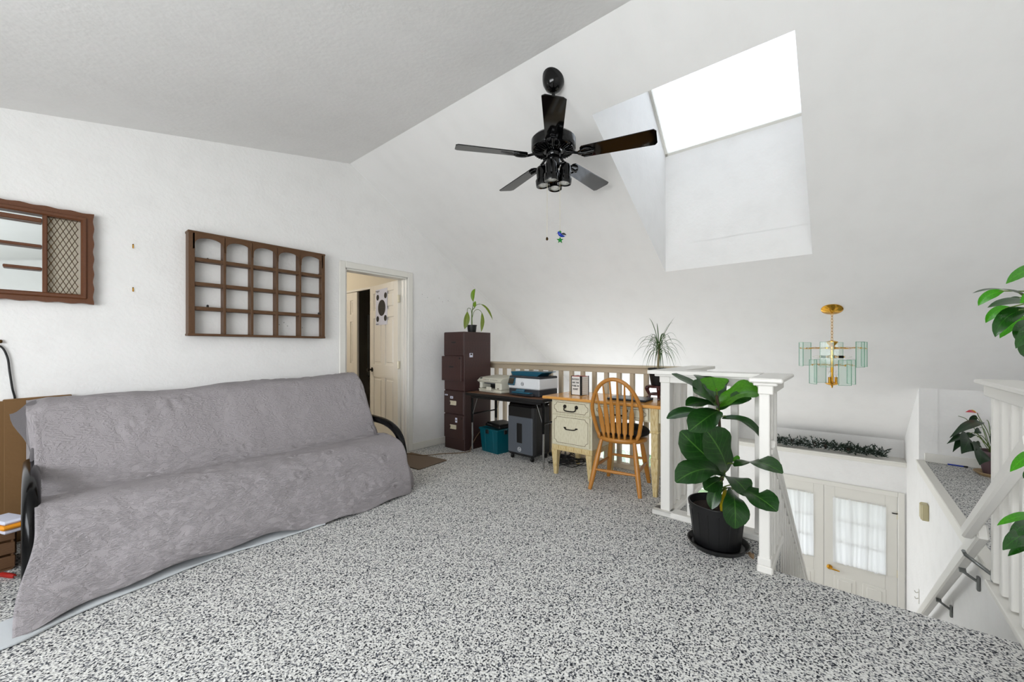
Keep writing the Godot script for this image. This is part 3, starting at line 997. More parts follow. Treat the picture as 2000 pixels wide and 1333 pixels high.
	struct("added_door_shade", g, M.fence, "added unseen overhang that dims the front door glass", "roof")
	var pf := thing("porch_railing", "white porch railing outside the lower window", "railing")
	part("top_rail", Shape.new().span(Vector3(-6, LOW + 0.85, -9.0), Vector3(-1.0, LOW + 0.92, -8.92), 0.01), M.fence, pf)
	part("bottom_rail", Shape.new().span(Vector3(-6, LOW + 0.1, -9.0), Vector3(-1.0, LOW + 0.16, -8.92), 0.01), M.fence, pf)
	var bs := Shape.new().span(Vector3(-0.02, LOW + 0.14, -8.98), Vector3(0.02, LOW + 0.87, -8.94))
	var bm := bs.done()
	for i in 36:
		part("baluster", bm, M.fence, pf).position.x = -5.9 + i * 0.138


func build_stairs() -> void:
	var st := thing("staircase", "carpeted stairs going down to the front doors", "stairs")
	for i in 13:
		var y := -0.1964 * (i + 1)
		var z := -2.57 - 0.27 * i
		part("step", Shape.new().span(Vector3(-0.335, LOW, z - 0.27), Vector3(0.615, y, z), 0.01), M.carpet, st)


# ---------------------------------------------------------------- railings
func rail_run(t: Node3D, a: Vector3, b: Vector3, n: int, skip_first := false, skip_last := false, m: Material = null) -> void:
	# square balusters from a to b (floor points), n spaces
	var d := (b - a).normalized()
	var turn := atan2(-d.z, d.x)
	var bm: Mesh = Shape.new().box(Vector3.ZERO, Vector3(0.042, 0.93, 0.042), 0.003).done()
	for i in n + 1:
		if (i == 0 and skip_first) or (i == n and skip_last): continue
		var o := part("baluster", bm, m if m else M.rail, t)
		o.position = a.lerp(b, float(i) / n) + Vector3(0, 0.505, 0)
		o.rotation.y = turn


func build_railings() -> void:
	# back run behind the desk
	var t := thing("railing", "white wooden loft railing running behind the desk to the corner post", "railing")
	var cap := Shape.new()
	cap.span(Vector3(-3.90, 1.012, -3.90), Vector3(-1.095, 1.036, -3.755), 0.006)
	part("cap_rail", cap, M.rail_shaded, t)
	part("sub_rail", Shape.new().span(Vector3(-3.90, 0.955, -3.855), Vector3(-1.03, 1.012, -3.80), 0.004), M.rail_shaded, t)
	part("base_rail", Shape.new().span(Vector3(-3.90, 0.0, -3.87), Vector3(-1.08, 0.045, -3.785), 0.004), M.rail_shaded, t)
	rail_run(t, Vector3(-3.86, 0, -3.83), Vector3(-1.06, 0, -3.83), 20, false, true, M.rail_shaded)
	# the jog: towards the room, across, and out to the head of the stairs
	t = thing("railing", "white wooden corner railing with wide cap beside the fig plant and stair head", "railing")
	var cap2 := Shape.new()
	cap2.slab([Vector3(-1.09, 1.022, -3.93), Vector3(-1.09, 1.022, -2.84), Vector3(-0.89, 1.022, -3.03), Vector3(-0.89, 1.022, -3.93)], Vector3(0, 0.024, 0))
	cap2.slab([Vector3(-1.09, 1.022, -2.84), Vector3(-0.395, 1.022, -2.84), Vector3(-0.395, 1.022, -3.03), Vector3(-0.89, 1.022, -3.03)], Vector3(0, 0.024, 0))
	cap2.span(Vector3(-0.392, 1.022, -3.03), Vector3(-0.238, 1.046, -2.445), 0.006)
	part("cap_rail", cap2, M.rail, t)
	var sub := Shape.new()
	sub.span(Vector3(-1.025, 0.958, -3.9), Vector3(-0.95, 1.022, -2.9), 0.004)
	sub.span(Vector3(-1.025, 0.958, -2.975), Vector3(-0.36, 1.022, -2.905), 0.004)
	sub.span(Vector3(-0.355, 0.958, -2.975), Vector3(-0.285, 1.022, -2.49), 0.004)
	sub.span(Vector3(-1.05, 1.004, -2.995), Vector3(-0.27, 1.022, -2.87), 0.004)
	sub.span(Vector3(-0.375, 1.004, -2.98), Vector3(-0.265, 1.022, -2.475), 0.004)
	part("sub_rail", sub, M.rail, t)
	var base := Shape.new()
	base.span(Vector3(-1.075, 0.0, -3.87), Vector3(-0.935, 0.04, -2.885), 0.006)
	base.span(Vector3(-1.075, 0.0, -2.99), Vector3(-0.36, 0.04, -2.885), 0.006)
	base.span(Vector3(-0.362, 0.0, -2.99), Vector3(-0.288, 0.04, -2.495), 0.006)
	part("base_rail", base, M.rail, t)
	part("corner_post", Shape.new().span(Vector3(-1.02, 0.04, -2.975), Vector3(-0.954, 0.96, -2.907), 0.004), M.rail, t)
	rail_run(t, Vector3(-0.988, 0, -3.83), Vector3(-0.988, 0, -2.94), 7, false, true)
	rail_run(t, Vector3(-0.956, 0, -2.94), Vector3(-0.412, 0, -2.94), 4, true, false)
	rail_run(t, Vector3(-0.325, 0, -2.94), Vector3(-0.325, 0, -2.53), 3, true, true)
	part("newel_post", Shape.new().span(Vector3(-0.352, 0.0, -2.552), Vector3(-0.302, 0.96, -2.502), 0.004), M.rail, t)
	part("newel_foot", Shape.new().span(Vector3(-0.359, 0.04, -2.558), Vector3(-0.295, 0.085, -2.497), 0.005), M.rail, t)
	# far side of the stairs
	t = thing("railing", "white wooden railing along the walkway across the stairs, its cap cut square", "railing")
	part("cap_rail", Shape.new().span(Vector3(0.515, 1.022, -3.11), Vector3(0.665, 1.046, -2.16), 0.006), M.rail, t)
	part("sub_rail", Shape.new().span(Vector3(0.545, 0.962, -3.09), Vector3(0.635, 1.022, -2.17), 0.006), M.rail, t)
	part("base_rail", Shape.new().span(Vector3(0.55, 0.0, -3.10), Vector3(0.63, 0.03, -2.17), 0.004), M.rail, t)
	rail_run(t, Vector3(0.59, 0, -3.065), Vector3(0.59, 0, -2.225), 6)
	# stair railing on the open side
	t = thing("stair_railing", "white sloping stair railing going down from the newel past the fig plant", "railing")
	var s := 0.727
	var top := func(z: float) -> float: return 0.66 + s * (z + 2.6)
	part("handrail", Shape.new().bar(Vector3(-0.315, top.call(-2.56), -2.56), Vector3(-0.315, top.call(-5.9), -5.9), 0.06, 0.05, 0.01), M.rail, t)
	part("fillet", Shape.new().bar(Vector3(-0.315, top.call(-2.56) - 0.045, -2.56), Vector3(-0.315, top.call(-5.9) - 0.045, -5.9), 0.04, 0.03, 0.004), M.rail, t)
	part("skirt_board", Shape.new().bar(Vector3(-0.338, top.call(-2.6) - 0.83, -2.6), Vector3(-0.338, top.call(-5.9) - 0.83, -5.9), 0.02, 0.26, 0.004), M.rail, t)
	var bm: Mesh = Shape.new().box(Vector3.ZERO, Vector3(0.034, 0.72, 0.034), 0.003).done()
	for i in 24:
		var z := -2.70 - i * 0.135
		part("baluster", bm, M.rail, t).position = Vector3(-0.315, top.call(z) - 0.42, z)
	part("newel_post", Shape.new().box(Vector3(-0.315, LOW + 0.52, -5.95), Vector3(0.08, 1.04, 0.08), 0.006), M.rail, t)
	# wall handrails on the other side
	t = thing("handrail", "thick white handrail fixed to the walkway balusters above the stairs", "handrail")
	part("rail", Shape.new().bar(Vector3(0.495, 0.235, -3.13), Vector3(0.495, 0.885, -2.17), 0.042, 0.056, 0.008), M.rail, t)
	var br := Shape.new()
	br.tube([Vector3(0.49, 0.125, -3.17), Vector3(0.50, 0.10, -3.19), Vector3(0.575, 0.06, -3.10)], 0.009, 6)
	br.box(Vector3(0.578, 0.05, -3.09), Vector3(0.016, 0.07, 0.03), 0.004)
	part("bracket", br, M.steel, t)
	t = thing("handrail", "white handrail on steel brackets sloping down the stair wall", "handrail")
	var hy := func(z: float) -> float: return 0.04 + 0.715 * (z + 3.42)
	part("rail", Shape.new().bar(Vector3(0.545, hy.call(-3.10), -3.10), Vector3(0.545, hy.call(-5.75), -5.75), 0.045, 0.075, 0.008), M.rail, t)
	for z in [-3.58, -4.36, -5.2]:
		br = Shape.new()
		br.tube([Vector3(0.545, hy.call(z) - 0.035, z), Vector3(0.552, hy.call(z) - 0.065, z), Vector3(0.61, hy.call(z) - 0.105, z)], 0.008, 6)
		br.box(Vector3(0.612, hy.call(z) - 0.115, z), Vector3(0.014, 0.085, 0.03), 0.004)
		br.box(Vector3(0.547, hy.call(z) - 0.04, z), Vector3(0.03, 0.008, 0.07), 0.002, Basis(Vector3(1, 0, 0), 0.62))
		part("bracket", br, M.steel, t)


# ---------------------------------------------------------------- furniture
func build_furniture() -> void:
	build_futon()
	build_cabinets()
	build_table()
	build_desk()
	build_chair()


# the quilt over the futon: its height profile from the wall to the floor, at a place along the length
func quilt_profile(t: float) -> Array:   # t from 0 (near end) to 1 (door end)
	var top := lerpf(0.900, 0.962, smoothstep(0.0, 1.0, t)) + 0.006 * sin(t * 14.0)
	var hem_x: float = -2.70 - 0.05 * t + 0.03 * sin(t * 9.0 + 1.5) + 0.07 * (1.0 - smoothstep(0.0, 0.10, t))
	var hem_y := 0.012 + 0.035 * smoothstep(0.02, 0.15, t) * (1.0 - smoothstep(0.45, 0.62, t)) + 0.01 * sin(t * 31.0)
	return [Vector2(-3.86, 0.30), Vector2(-3.84, 0.62), Vector2(-3.80, top - 0.075), Vector2(-3.745, top - 0.008), Vector2(-3.67, top), Vector2(-3.60, top - 0.045),
		Vector2(-3.50, 0.72), Vector2(-3.40, 0.545), Vector2(-3.335, 0.445), Vector2(-3.27, 0.412), Vector2(-3.16, 0.425), Vector2(-3.02, 0.435), Vector2(-2.91, 0.412),
		Vector2(-2.845, 0.345), Vector2(-2.81, 0.255), Vector2(-2.77, 0.15), Vector2((hem_x - 2.77) / 2 + 0.005, 0.075), Vector2(hem_x, hem_y)]


func build_futon() -> void:
	# frame and mattress under the cover
	var t := thing("futon", "black tube futon sofa frame with mattress under the grey quilt", "sofa")
	var m := Shape.new()
	m.box(Vector3(-3.10, 0.32, -1.04), Vector3(0.42, 0.12, 1.86), 0.05)
	m.box(Vector3(-3.60, 0.62, -1.04), Vector3(0.10, 0.52, 1.86), 0.045, Basis(Vector3(0, 0, 1), 0.36))
	part("mattress", m, M.sheet, t)
	for z in [0.0, -2.095]:
		var a := Shape.new()
		var pts := curve([Vector3(-3.70, 0.03, z), Vector3(-3.72, 0.40, z), Vector3(-3.66, 0.525, z), Vector3(-3.45, 0.535, z), Vector3(-3.22, 0.515, z), Vector3(-3.06, 0.44, z), Vector3(-2.99, 0.30, z), Vector3(-2.965, 0.03, z)], 5)
		a.tube(pts, 0.032, 14)
		a.tube([Vector3(-3.71, 0.20, z), Vector3(-2.98, 0.20, z)], 0.02, 10)
		part("arm_frame", a, M.black_tube, t)
	var rails := Shape.new()
	for q in [[-3.0, 0.22], [-3.3, 0.24], [-3.66, 0.24]]: rails.tube([Vector3(q[0], q[1], 0.0), Vector3(q[0], q[1], -2.095)], 0.02, 8)
	part("rail", rails, M.black_tube, t)
	# the quilt
	var q := thing("bedspread", "grey quilted bedspread with stitched flowers thrown over the whole futon", "bedspread")
	var puff := noise(2.2, FastNoiseLite.TYPE_SIMPLEX_SMOOTH, 61, 3)
	var fold := noise(0.9, FastNoiseLite.TYPE_SIMPLEX_SMOOTH, 62, 2)
	var roses := []
	var r := RandomNumberGenerator.new()
	r.seed = 9
	for k in 30: roses.append(Vector3(r.randf_range(0.03, 0.97), r.randf_range(0.15, 0.98), r.randf_range(0.07, 0.13)))
	var rows := []
	var nz := 220
	for i in nz + 1:
		var u := float(i) / nz
		var z := lerpf(0.045, -2.115, u)
		var pf := quilt_profile(u)
		var pts3 := []
		for p in pf: pts3.append(Vector3(p.x, p.y, 0))
		var line := curve(pts3, 8)
		var row := []
		var n := line.size()
		for k in n:
			var v := float(k) / (n - 1)
			var p: Vector3 = line[k]
			var d: Vector3 = line[mini(k + 1, n - 1)] - line[maxi(k - 1, 0)]
			var nor := Vector3(-d.y, d.x, 0).normalized() * -1.0
			if nor.x < 0 and v > 0.3: nor = -nor
			var h := 0.008 * puff.get_noise_2d(u * 4.2, v * 4.4) + 0.012 * fold.get_noise_2d(u * 3.0, v * 2.0)
			for ro in roses:
				var dx: float = (u - ro.x) * 2.16
				var dy: float = (v - ro.y) * 2.2
				var dd := sqrt(dx * dx + dy * dy)
				if dd < ro.z * 1.0: h += 0.0065 * cos(dd / ro.z * 9.0 + atan2(dy, dx)) * (1.0 - dd / ro.z)
			p += nor * h
			p.z = z
			# ends: pulled in over the back, spread out where it meets the floor
			var low := 1.0 - smoothstep(0.05, 0.36, p.y) if v > 0.5 else 0.0
			var endn := 1.0 - smoothstep(0.0, 0.05, u)
			var endf := smoothstep(0.95, 1.0, u)
			p.z += endn * (-0.055 + 0.06 * low) + endf * (0.075 - 0.045 * low)
			if v > 0.55: p.x += endf * (-0.10 * (1.0 - low) - 0.06 * low)
			if v < 0.3: p.z += endn * 0.03
			if v > 0.2 and v < 0.33: p.y -= (endf + endn) * 0.025
			row.append(p)
		rows.append(row)
	# the two ends that hang down inside the arms
	var first: Array = rows[0]
	var last: Array = rows[nz]
	var pre := []
	var post := []
	for j in 8:
		var f := (j + 1) / 8.0
		var a2 := []
		var b2 := []
		for k in first.size():
			var p: Vector3 = first[k]
			var inner := Vector3(lerpf(p.x, -3.35, 0.22 * f), maxf(p.y - 0.20 * f * minf(1.0, p.y * 2.5), 0.01), p.z - 0.012 * f + 0.010 * sin(k * 0.25) * f)
			a2.append(inner)
			p = last[k]
			var bulge := sin(f * PI) * 0.03 * (1.0 if p.y < 0.5 else 0.3)
			b2.append(Vector3(lerpf(p.x, -3.3, 0.25 * f), maxf(p.y - 0.24 * f * minf(1.0, p.y * 2.5), 0.01), p.z - bulge - 0.01 + 0.012 * sin(k * 0.3) * f))
		pre.append(a2)
		post.append(b2)
	pre.reverse()
	M.quilt.uv1_scale = Vector3(2.6, 2.6, 1)
	M.quilt.cull_mode = BaseMaterial3D.CULL_DISABLED
	part("cloth", Shape.new().grid(pre + rows + post), M.quilt, q)
	# the corner that sticks out past the near arm
	var flap := []
	for i in 9:
		var u := i / 8.0
		var row := []
		for k in 9:
			var v := k / 8.0
			var out := lerpf(0.10, 0.03, v) * u * (1.0 - 0.35 * v)
			row.append(Vector3(-3.66 + 0.14 * v - 0.03 * sin(v * 5.0) * u, lerpf(0.90, 0.60, v) - 0.07 * u + 0.01 * sin(u * 6.0 + v * 4.0), -0.02 + out + 0.012 * sin(v * 7.0) * u))
		flap.append(row)
	part("corner_flap", Shape.new().grid(flap), M.quilt, q)
	# the pale sheet that shows under the hem
	var srows := []
	for i in 81:
		var u := i / 80.0 * 0.62
		var z := lerpf(0.09, -2.115, u)
		var hx: float = quilt_profile(u)[17].x
		var o := (0.034 + 0.010 * sin(u * 31.0)) * (1.0 - smoothstep(0.40, 0.62, u)) * (0.5 + 0.5 * sin(u * 11.0 + 0.9))
		srows.append([Vector3(hx - 0.13, 0.05, z), Vector3(hx - 0.06, 0.022, z), Vector3(hx - 0.015, 0.014 + 0.004 * sin(u * 55.0), z), Vector3(hx + o * 0.6, 0.012, z), Vector3(hx + o, 0.005, z), Vector3(hx - 0.02 + o, 0.002, z)])
	M.sheet.cull_mode = BaseMaterial3D.CULL_DISABLED
	single("bed_sheet", Shape.new().grid(srows), M.sheet, "pale wrinkled sheet trailing on the carpet below the quilt hem", "sheet")


func build_cabinets() -> void:
	var x0 := -3.757
	var x1 := -3.407
	var c := (x0 + x1) / 2
	var t := thing("file_cabinet", "dark brown metal two drawer file cabinet standing on the carpet", "cabinet", Vector3(c, 0, -3.45))
	part("body", Shape.new().span(Vector3(-0.175, 0, -0.23), Vector3(0.175, 0.705, 0.215), 0.005), M.cabinet_metal, t)
	for q in [[0.135, 0.42], [0.425, 0.70]]:
		var d := part("drawer", Shape.new().span(Vector3(-0.172, q[0], 0.20), Vector3(0.172, q[1] - 0.006, 0.232), 0.006), M.cabinet_metal, t)
		var h := Shape.new()
		h.box(Vector3(0.0, (q[0] + q[1]) / 2 - 0.005, 0.233), Vector3(0.10, 0.046, 0.006), 0.002)
		h.box(Vector3(0.0, (q[0] + q[1]) / 2 + 0.014, 0.24), Vector3(0.10, 0.012, 0.018), 0.004)
		h.box(Vector3(0.0, (q[0] + q[1]) / 2 - 0.028, 0.238), Vector3(0.10, 0.008, 0.012), 0.002)
		part("handle", h, M.nickel, d)
	part("lock", Shape.new().lathe([Vector2(0, 0), Vector2(0.01, 0), Vector2(0.01, 0.006), Vector2(0, 0.007)], 10, Transform3D(Basis(Vector3(1, 0, 0), PI / 2), Vector3(0.14, 0.38, 0.232))), M.black, t)
	for q in [[-0.125, 0.645, 0.05, 0.014], [-0.03, 0.62, 0.05, 0.028], [0.05, 0.355, 0.035, 0.055]]:
		var st := part("sticker", Shape.new().box(Vector3(q[0], q[1], 0.2335), Vector3(q[2], q[3], 0.002), 0.0008), M.paper_cool, t)
		part("print", Shape.new().box(Vector3(q[0], q[1], 0.2348), Vector3(q[2] * 0.6, q[3] * 0.25, 0.001)), M.ink_pale, st)
	t = thing("file_cabinet", "wood-grain two drawer file cabinet stacked on the metal one, lower drawer ajar", "cabinet", Vector3(c, 0.706, -3.45))
	part("body", Shape.new().span(Vector3(-0.176, 0, -0.23), Vector3(0.176, 0.697, 0.222), 0.004), M.cabinet_wood, t)
	for q in [[0.415, 0.69, 0.218, 0.0], [0.115, 0.408, 0.250, -0.006]]:
		var d := part("drawer", Shape.new().span(Vector3(-0.174 + q[3], q[0], 0.0), Vector3(0.170 + q[3], q[1], q[2] + 0.012), 0.004), M.cabinet_wood, t)
		part("handle", Shape.new().box(Vector3(q[3], (q[0] + q[1]) / 2 + 0.02, q[2] + 0.012), Vector3(0.075, 0.018, 0.004), 0.0015), M.black, d)
	part("lock", Shape.new().lathe([Vector2(0, 0), Vector2(0.011, 0), Vector2(0.011, 0.006), Vector2(0, 0.007)], 10, Transform3D(Basis(Vector3(1, 0, 0), PI / 2), Vector3(0.140, 0.385, 0.261))), M.black, t)
	var stk := part("sticker", Shape.new().box(Vector3(0.1768, 0.42, 0.11), Vector3(0.0015, 0.05, 0.055), 0.0006), M.paper_cool, t)
	part("print", Shape.new().box(Vector3(0.1777, 0.43, 0.11), Vector3(0.001, 0.02, 0.03)), M.ink_pale, stk)


func build_table() -> void:
	var x0 := -3.36
	var x1 := -2.27
	var z0 := -3.20
	var z1 := -3.74
	var t := thing("folding_table", "brown folding table with black edge and tube legs under the printers", "table")
	part("tabletop", Shape.new().span(Vector3(x0 + 0.008, 0.672, z1 + 0.008), Vector3(x1 - 0.008, 0.702, z0 - 0.008), 0.002), M.table_top, t)
	var ed := Shape.new()
	var p := PackedVector2Array()
	ed.span(Vector3(x0, 0.668, z0 - 0.012), Vector3(x1, 0.700, z0), 0.006)
	ed.span(Vector3(x0, 0.668, z1), Vector3(x1, 0.700, z1 + 0.012), 0.006)
	ed.span(Vector3(x0, 0.668, z1), Vector3(x0 + 0.012, 0.700, z0), 0.006)
	ed.span(Vector3(x1 - 0.012, 0.668, z1), Vector3(x1, 0.700, z0), 0.006)
	ed.span(Vector3(x0 + 0.06, 0.638, z0 - 0.05), Vector3(x1 - 0.05, 0.668, z0 - 0.035), 0.003)
	ed.span(Vector3(x0 + 0.06, 0.638, z1 + 0.035), Vector3(x1 - 0.05, 0.668, z1 + 0.05), 0.003)
	part("edge", ed, M.black, t)
	for x in [x0 + 0.05, x1 - 0.035]:
		for z in [z0 - 0.065, z1 + 0.065]:
			var up := part("leg", Shape.new().tube([Vector3(x, 0.67, z), Vector3(x, 0.35, z)], 0.0145, 12), M.black_tube, t)
			part("lower_tube", Shape.new().tube([Vector3(x, 0.36, z), Vector3(x, 0.05, z), Vector3(x, 0.008, z)], [0.011, 0.011, 0.007], 12), M.chrome, up)
			var foot := Shape.new()
			foot.lathe([Vector2(0, 0), Vector2(0.011, 0), Vector2(0.013, 0.012), Vector2(0.008, 0.02), Vector2(0, 0.021)], 12, Transform3D(Basis(), Vector3(x, 0, z)))
			part("glide", foot, M.chrome, up)
			var inward: float = 0.20 if x < -2.8 else -0.20
			part("brace", Shape.new().tube([Vector3(x, 0.42, z), Vector3(x + inward * 0.45, 0.66, z)], 0.003, 6), M.steel, up)
		part("crossbar", Shape.new().tube([Vector3(x, 0.45, z0 - 0.065), Vector3(x, 0.45, z1 + 0.065)], 0.009, 8), M.black_tube, t)
	build_printers()
	# shredder
	t = thing("paper_shredder", "tall black and grey paper shredder on casters under the folding table", "shredder", Vector3(-2.67, 0, -3.46), deg_to_rad(-2.0))
	var w := 0.185
	part("body", Shape.new().span(Vector3(-w, 0.05, -0.20), Vector3(w, 0.60, 0.09), 0.03), M.dark, t)
	part("front", Shape.new().span(Vector3(-w, 0.05, 0.06), Vector3(w, 0.60, 0.112), 0.028), M.black, t)
	part("bin_door", Shape.new().span(Vector3(-w + 0.016, 0.075, 0.09), Vector3(w - 0.012, 0.475, 0.120), 0.012), M.shredder, t)
	part("window", Shape.new().span(Vector3(-0.038, 0.19, 0.112), Vector3(0.042, 0.405, 0.1225), 0.006), M.black, t)
	part("lid", Shape.new().span(Vector3(-w + 0.005, 0.585, -0.19), Vector3(w - 0.005, 0.612, 0.09), 0.012), M.black_gloss, t)
	part("slot", Shape.new().span(Vector3(-0.13, 0.608, -0.06), Vector3(0.13, 0.614, -0.045), 0.001), M.charcoal, t)
	logo(t, Vector3(0.002, 0.125, 0.1205), 0.024, M.printer_white, M.shredder)
	for x in [-0.14, 0.14]:
		for z in [-0.16, 0.07]:
			var cs := Shape.new()
			cs.lathe([Vector2(0, -0.01), Vector2(0.022, -0.01), Vector2(0.025, 0), Vector2(0.022, 0.01), Vector2(0, 0.01)], 14, Transform3D(Basis(Vector3(0, 0, 1), PI / 2), Vector3(x, 0.025, z)))
			cs.box(Vector3(x, 0.045, z), Vector3(0.03, 0.03, 0.03), 0.006)
			part("caster", cs, M.black, t)
	# teal bin with a dark flat case on it
	t = thing("storage_bin", "teal translucent plastic storage bin beside the file cabinet", "bin", Vector3(-3.14, 0, -3.55), deg_to_rad(-6))
	var b := Shape.new()
	var prof := func(y: float) -> Vector2: return Vector2(0.135 + 0.02 * y / 0.26, 0.155 + 0.02 * y / 0.26)
	var lo: Vector2 = prof.call(0.0)
	var hi: Vector2 = prof.call(0.265)
	for sx in [-1, 1]:
		b.slab([Vector3(sx * lo.x, 0.0, -lo.y), Vector3(sx * lo.x, 0.0, lo.y), Vector3(sx * hi.x, 0.265, hi.y), Vector3(sx * hi.x, 0.265, -hi.y)], Vector3(-sx * 0.004, 0, 0))
	for sz in [-1, 1]:
		b.slab([Vector3(-lo.x, 0.0, sz * lo.y), Vector3(lo.x, 0.0, sz * lo.y), Vector3(hi.x, 0.265, sz * hi.y), Vector3(-hi.x, 0.265, sz * hi.y)], Vector3(0, 0, -sz * 0.004))
	b.box(Vector3(0, 0.004, 0), Vector3(lo.x * 2, 0.008, lo.y * 2))
	for q in [[Vector3(0, 0.268, hi.y), Vector3(hi.x * 2 + 0.02, 0.02, 0.02)], [Vector3(0, 0.268, -hi.y), Vector3(hi.x * 2 + 0.02, 0.02, 0.02)], [Vector3(hi.x, 0.268, 0), Vector3(0.02, 0.02, hi.y * 2)], [Vector3(-hi.x, 0.268, 0), Vector3(0.02, 0.02, hi.y * 2)]]:
		b.box(q[0], q[1], 0.004)
	for x in [-0.07, 0.07]: b.box(Vector3(x, 0.13, lo.y + 0.008), Vector3(0.018, 0.24, 0.012), 0.004, Basis(Vector3(1, 0, 0), 0.07))
	part("body", b, M.bin, t)
	var stuff := part("contents", Shape.new().box(Vector3(0.01, 0.11, -0.01), Vector3(0.22, 0.2, 0.26), 0.02), M.charcoal, t)
	stuff.set_meta("kind", "stuff")
	for sx in [-0.01, 0.12]:
		part("latch", Shape.new().box(Vector3(sx, 0.245, hi.y + 0.012) if sx < 0.1 else Vector3(hi.x + 0.012, 0.245, 0.06), Vector3(0.05, 0.05, 0.012) if sx < 0.1 else Vector3(0.012, 0.05, 0.05), 0.005), M.black, t)
	t = thing("laptop_case", "flat black case lying on the teal storage bin", "case", Vector3(-3.13, 0.281, -3.56), deg_to_rad(-14))
	part("body", Shape.new().box(Vector3(0, 0.018, 0), Vector3(0.30, 0.034, 0.25), 0.010), M.black, t)
	part("lid", Shape.new().box(Vector3(0.01, 0.043, 0.0), Vector3(0.27, 0.016, 0.23), 0.006), M.black, t)
	part("clasp", Shape.new().box(Vector3(-0.05, 0.03, 0.126), Vector3(0.10, 0.006, 0.004), 0.001), M.steel, t)


func logo(t: Node3D, at: Vector3, r: float, m: Material, _back: Material) -> void:   # round badge with two slanted letters
	var ring := Shape.new()
	ring.lathe([Vector2(r * 0.84, 0.0), Vector2(r, 0.0), Vector2(r, 0.0015), Vector2(r * 0.84, 0.0015)], 28, Transform3D(Basis(Vector3(1, 0, 0), PI / 2), at))
	part("emblem", ring, m, t)
	text_part("hp", r * 1.15, 0.001, m, t, at + Vector3(0, r * 0.06, 0.0008), Vector3.ZERO, "emblem", 0.9, 500)


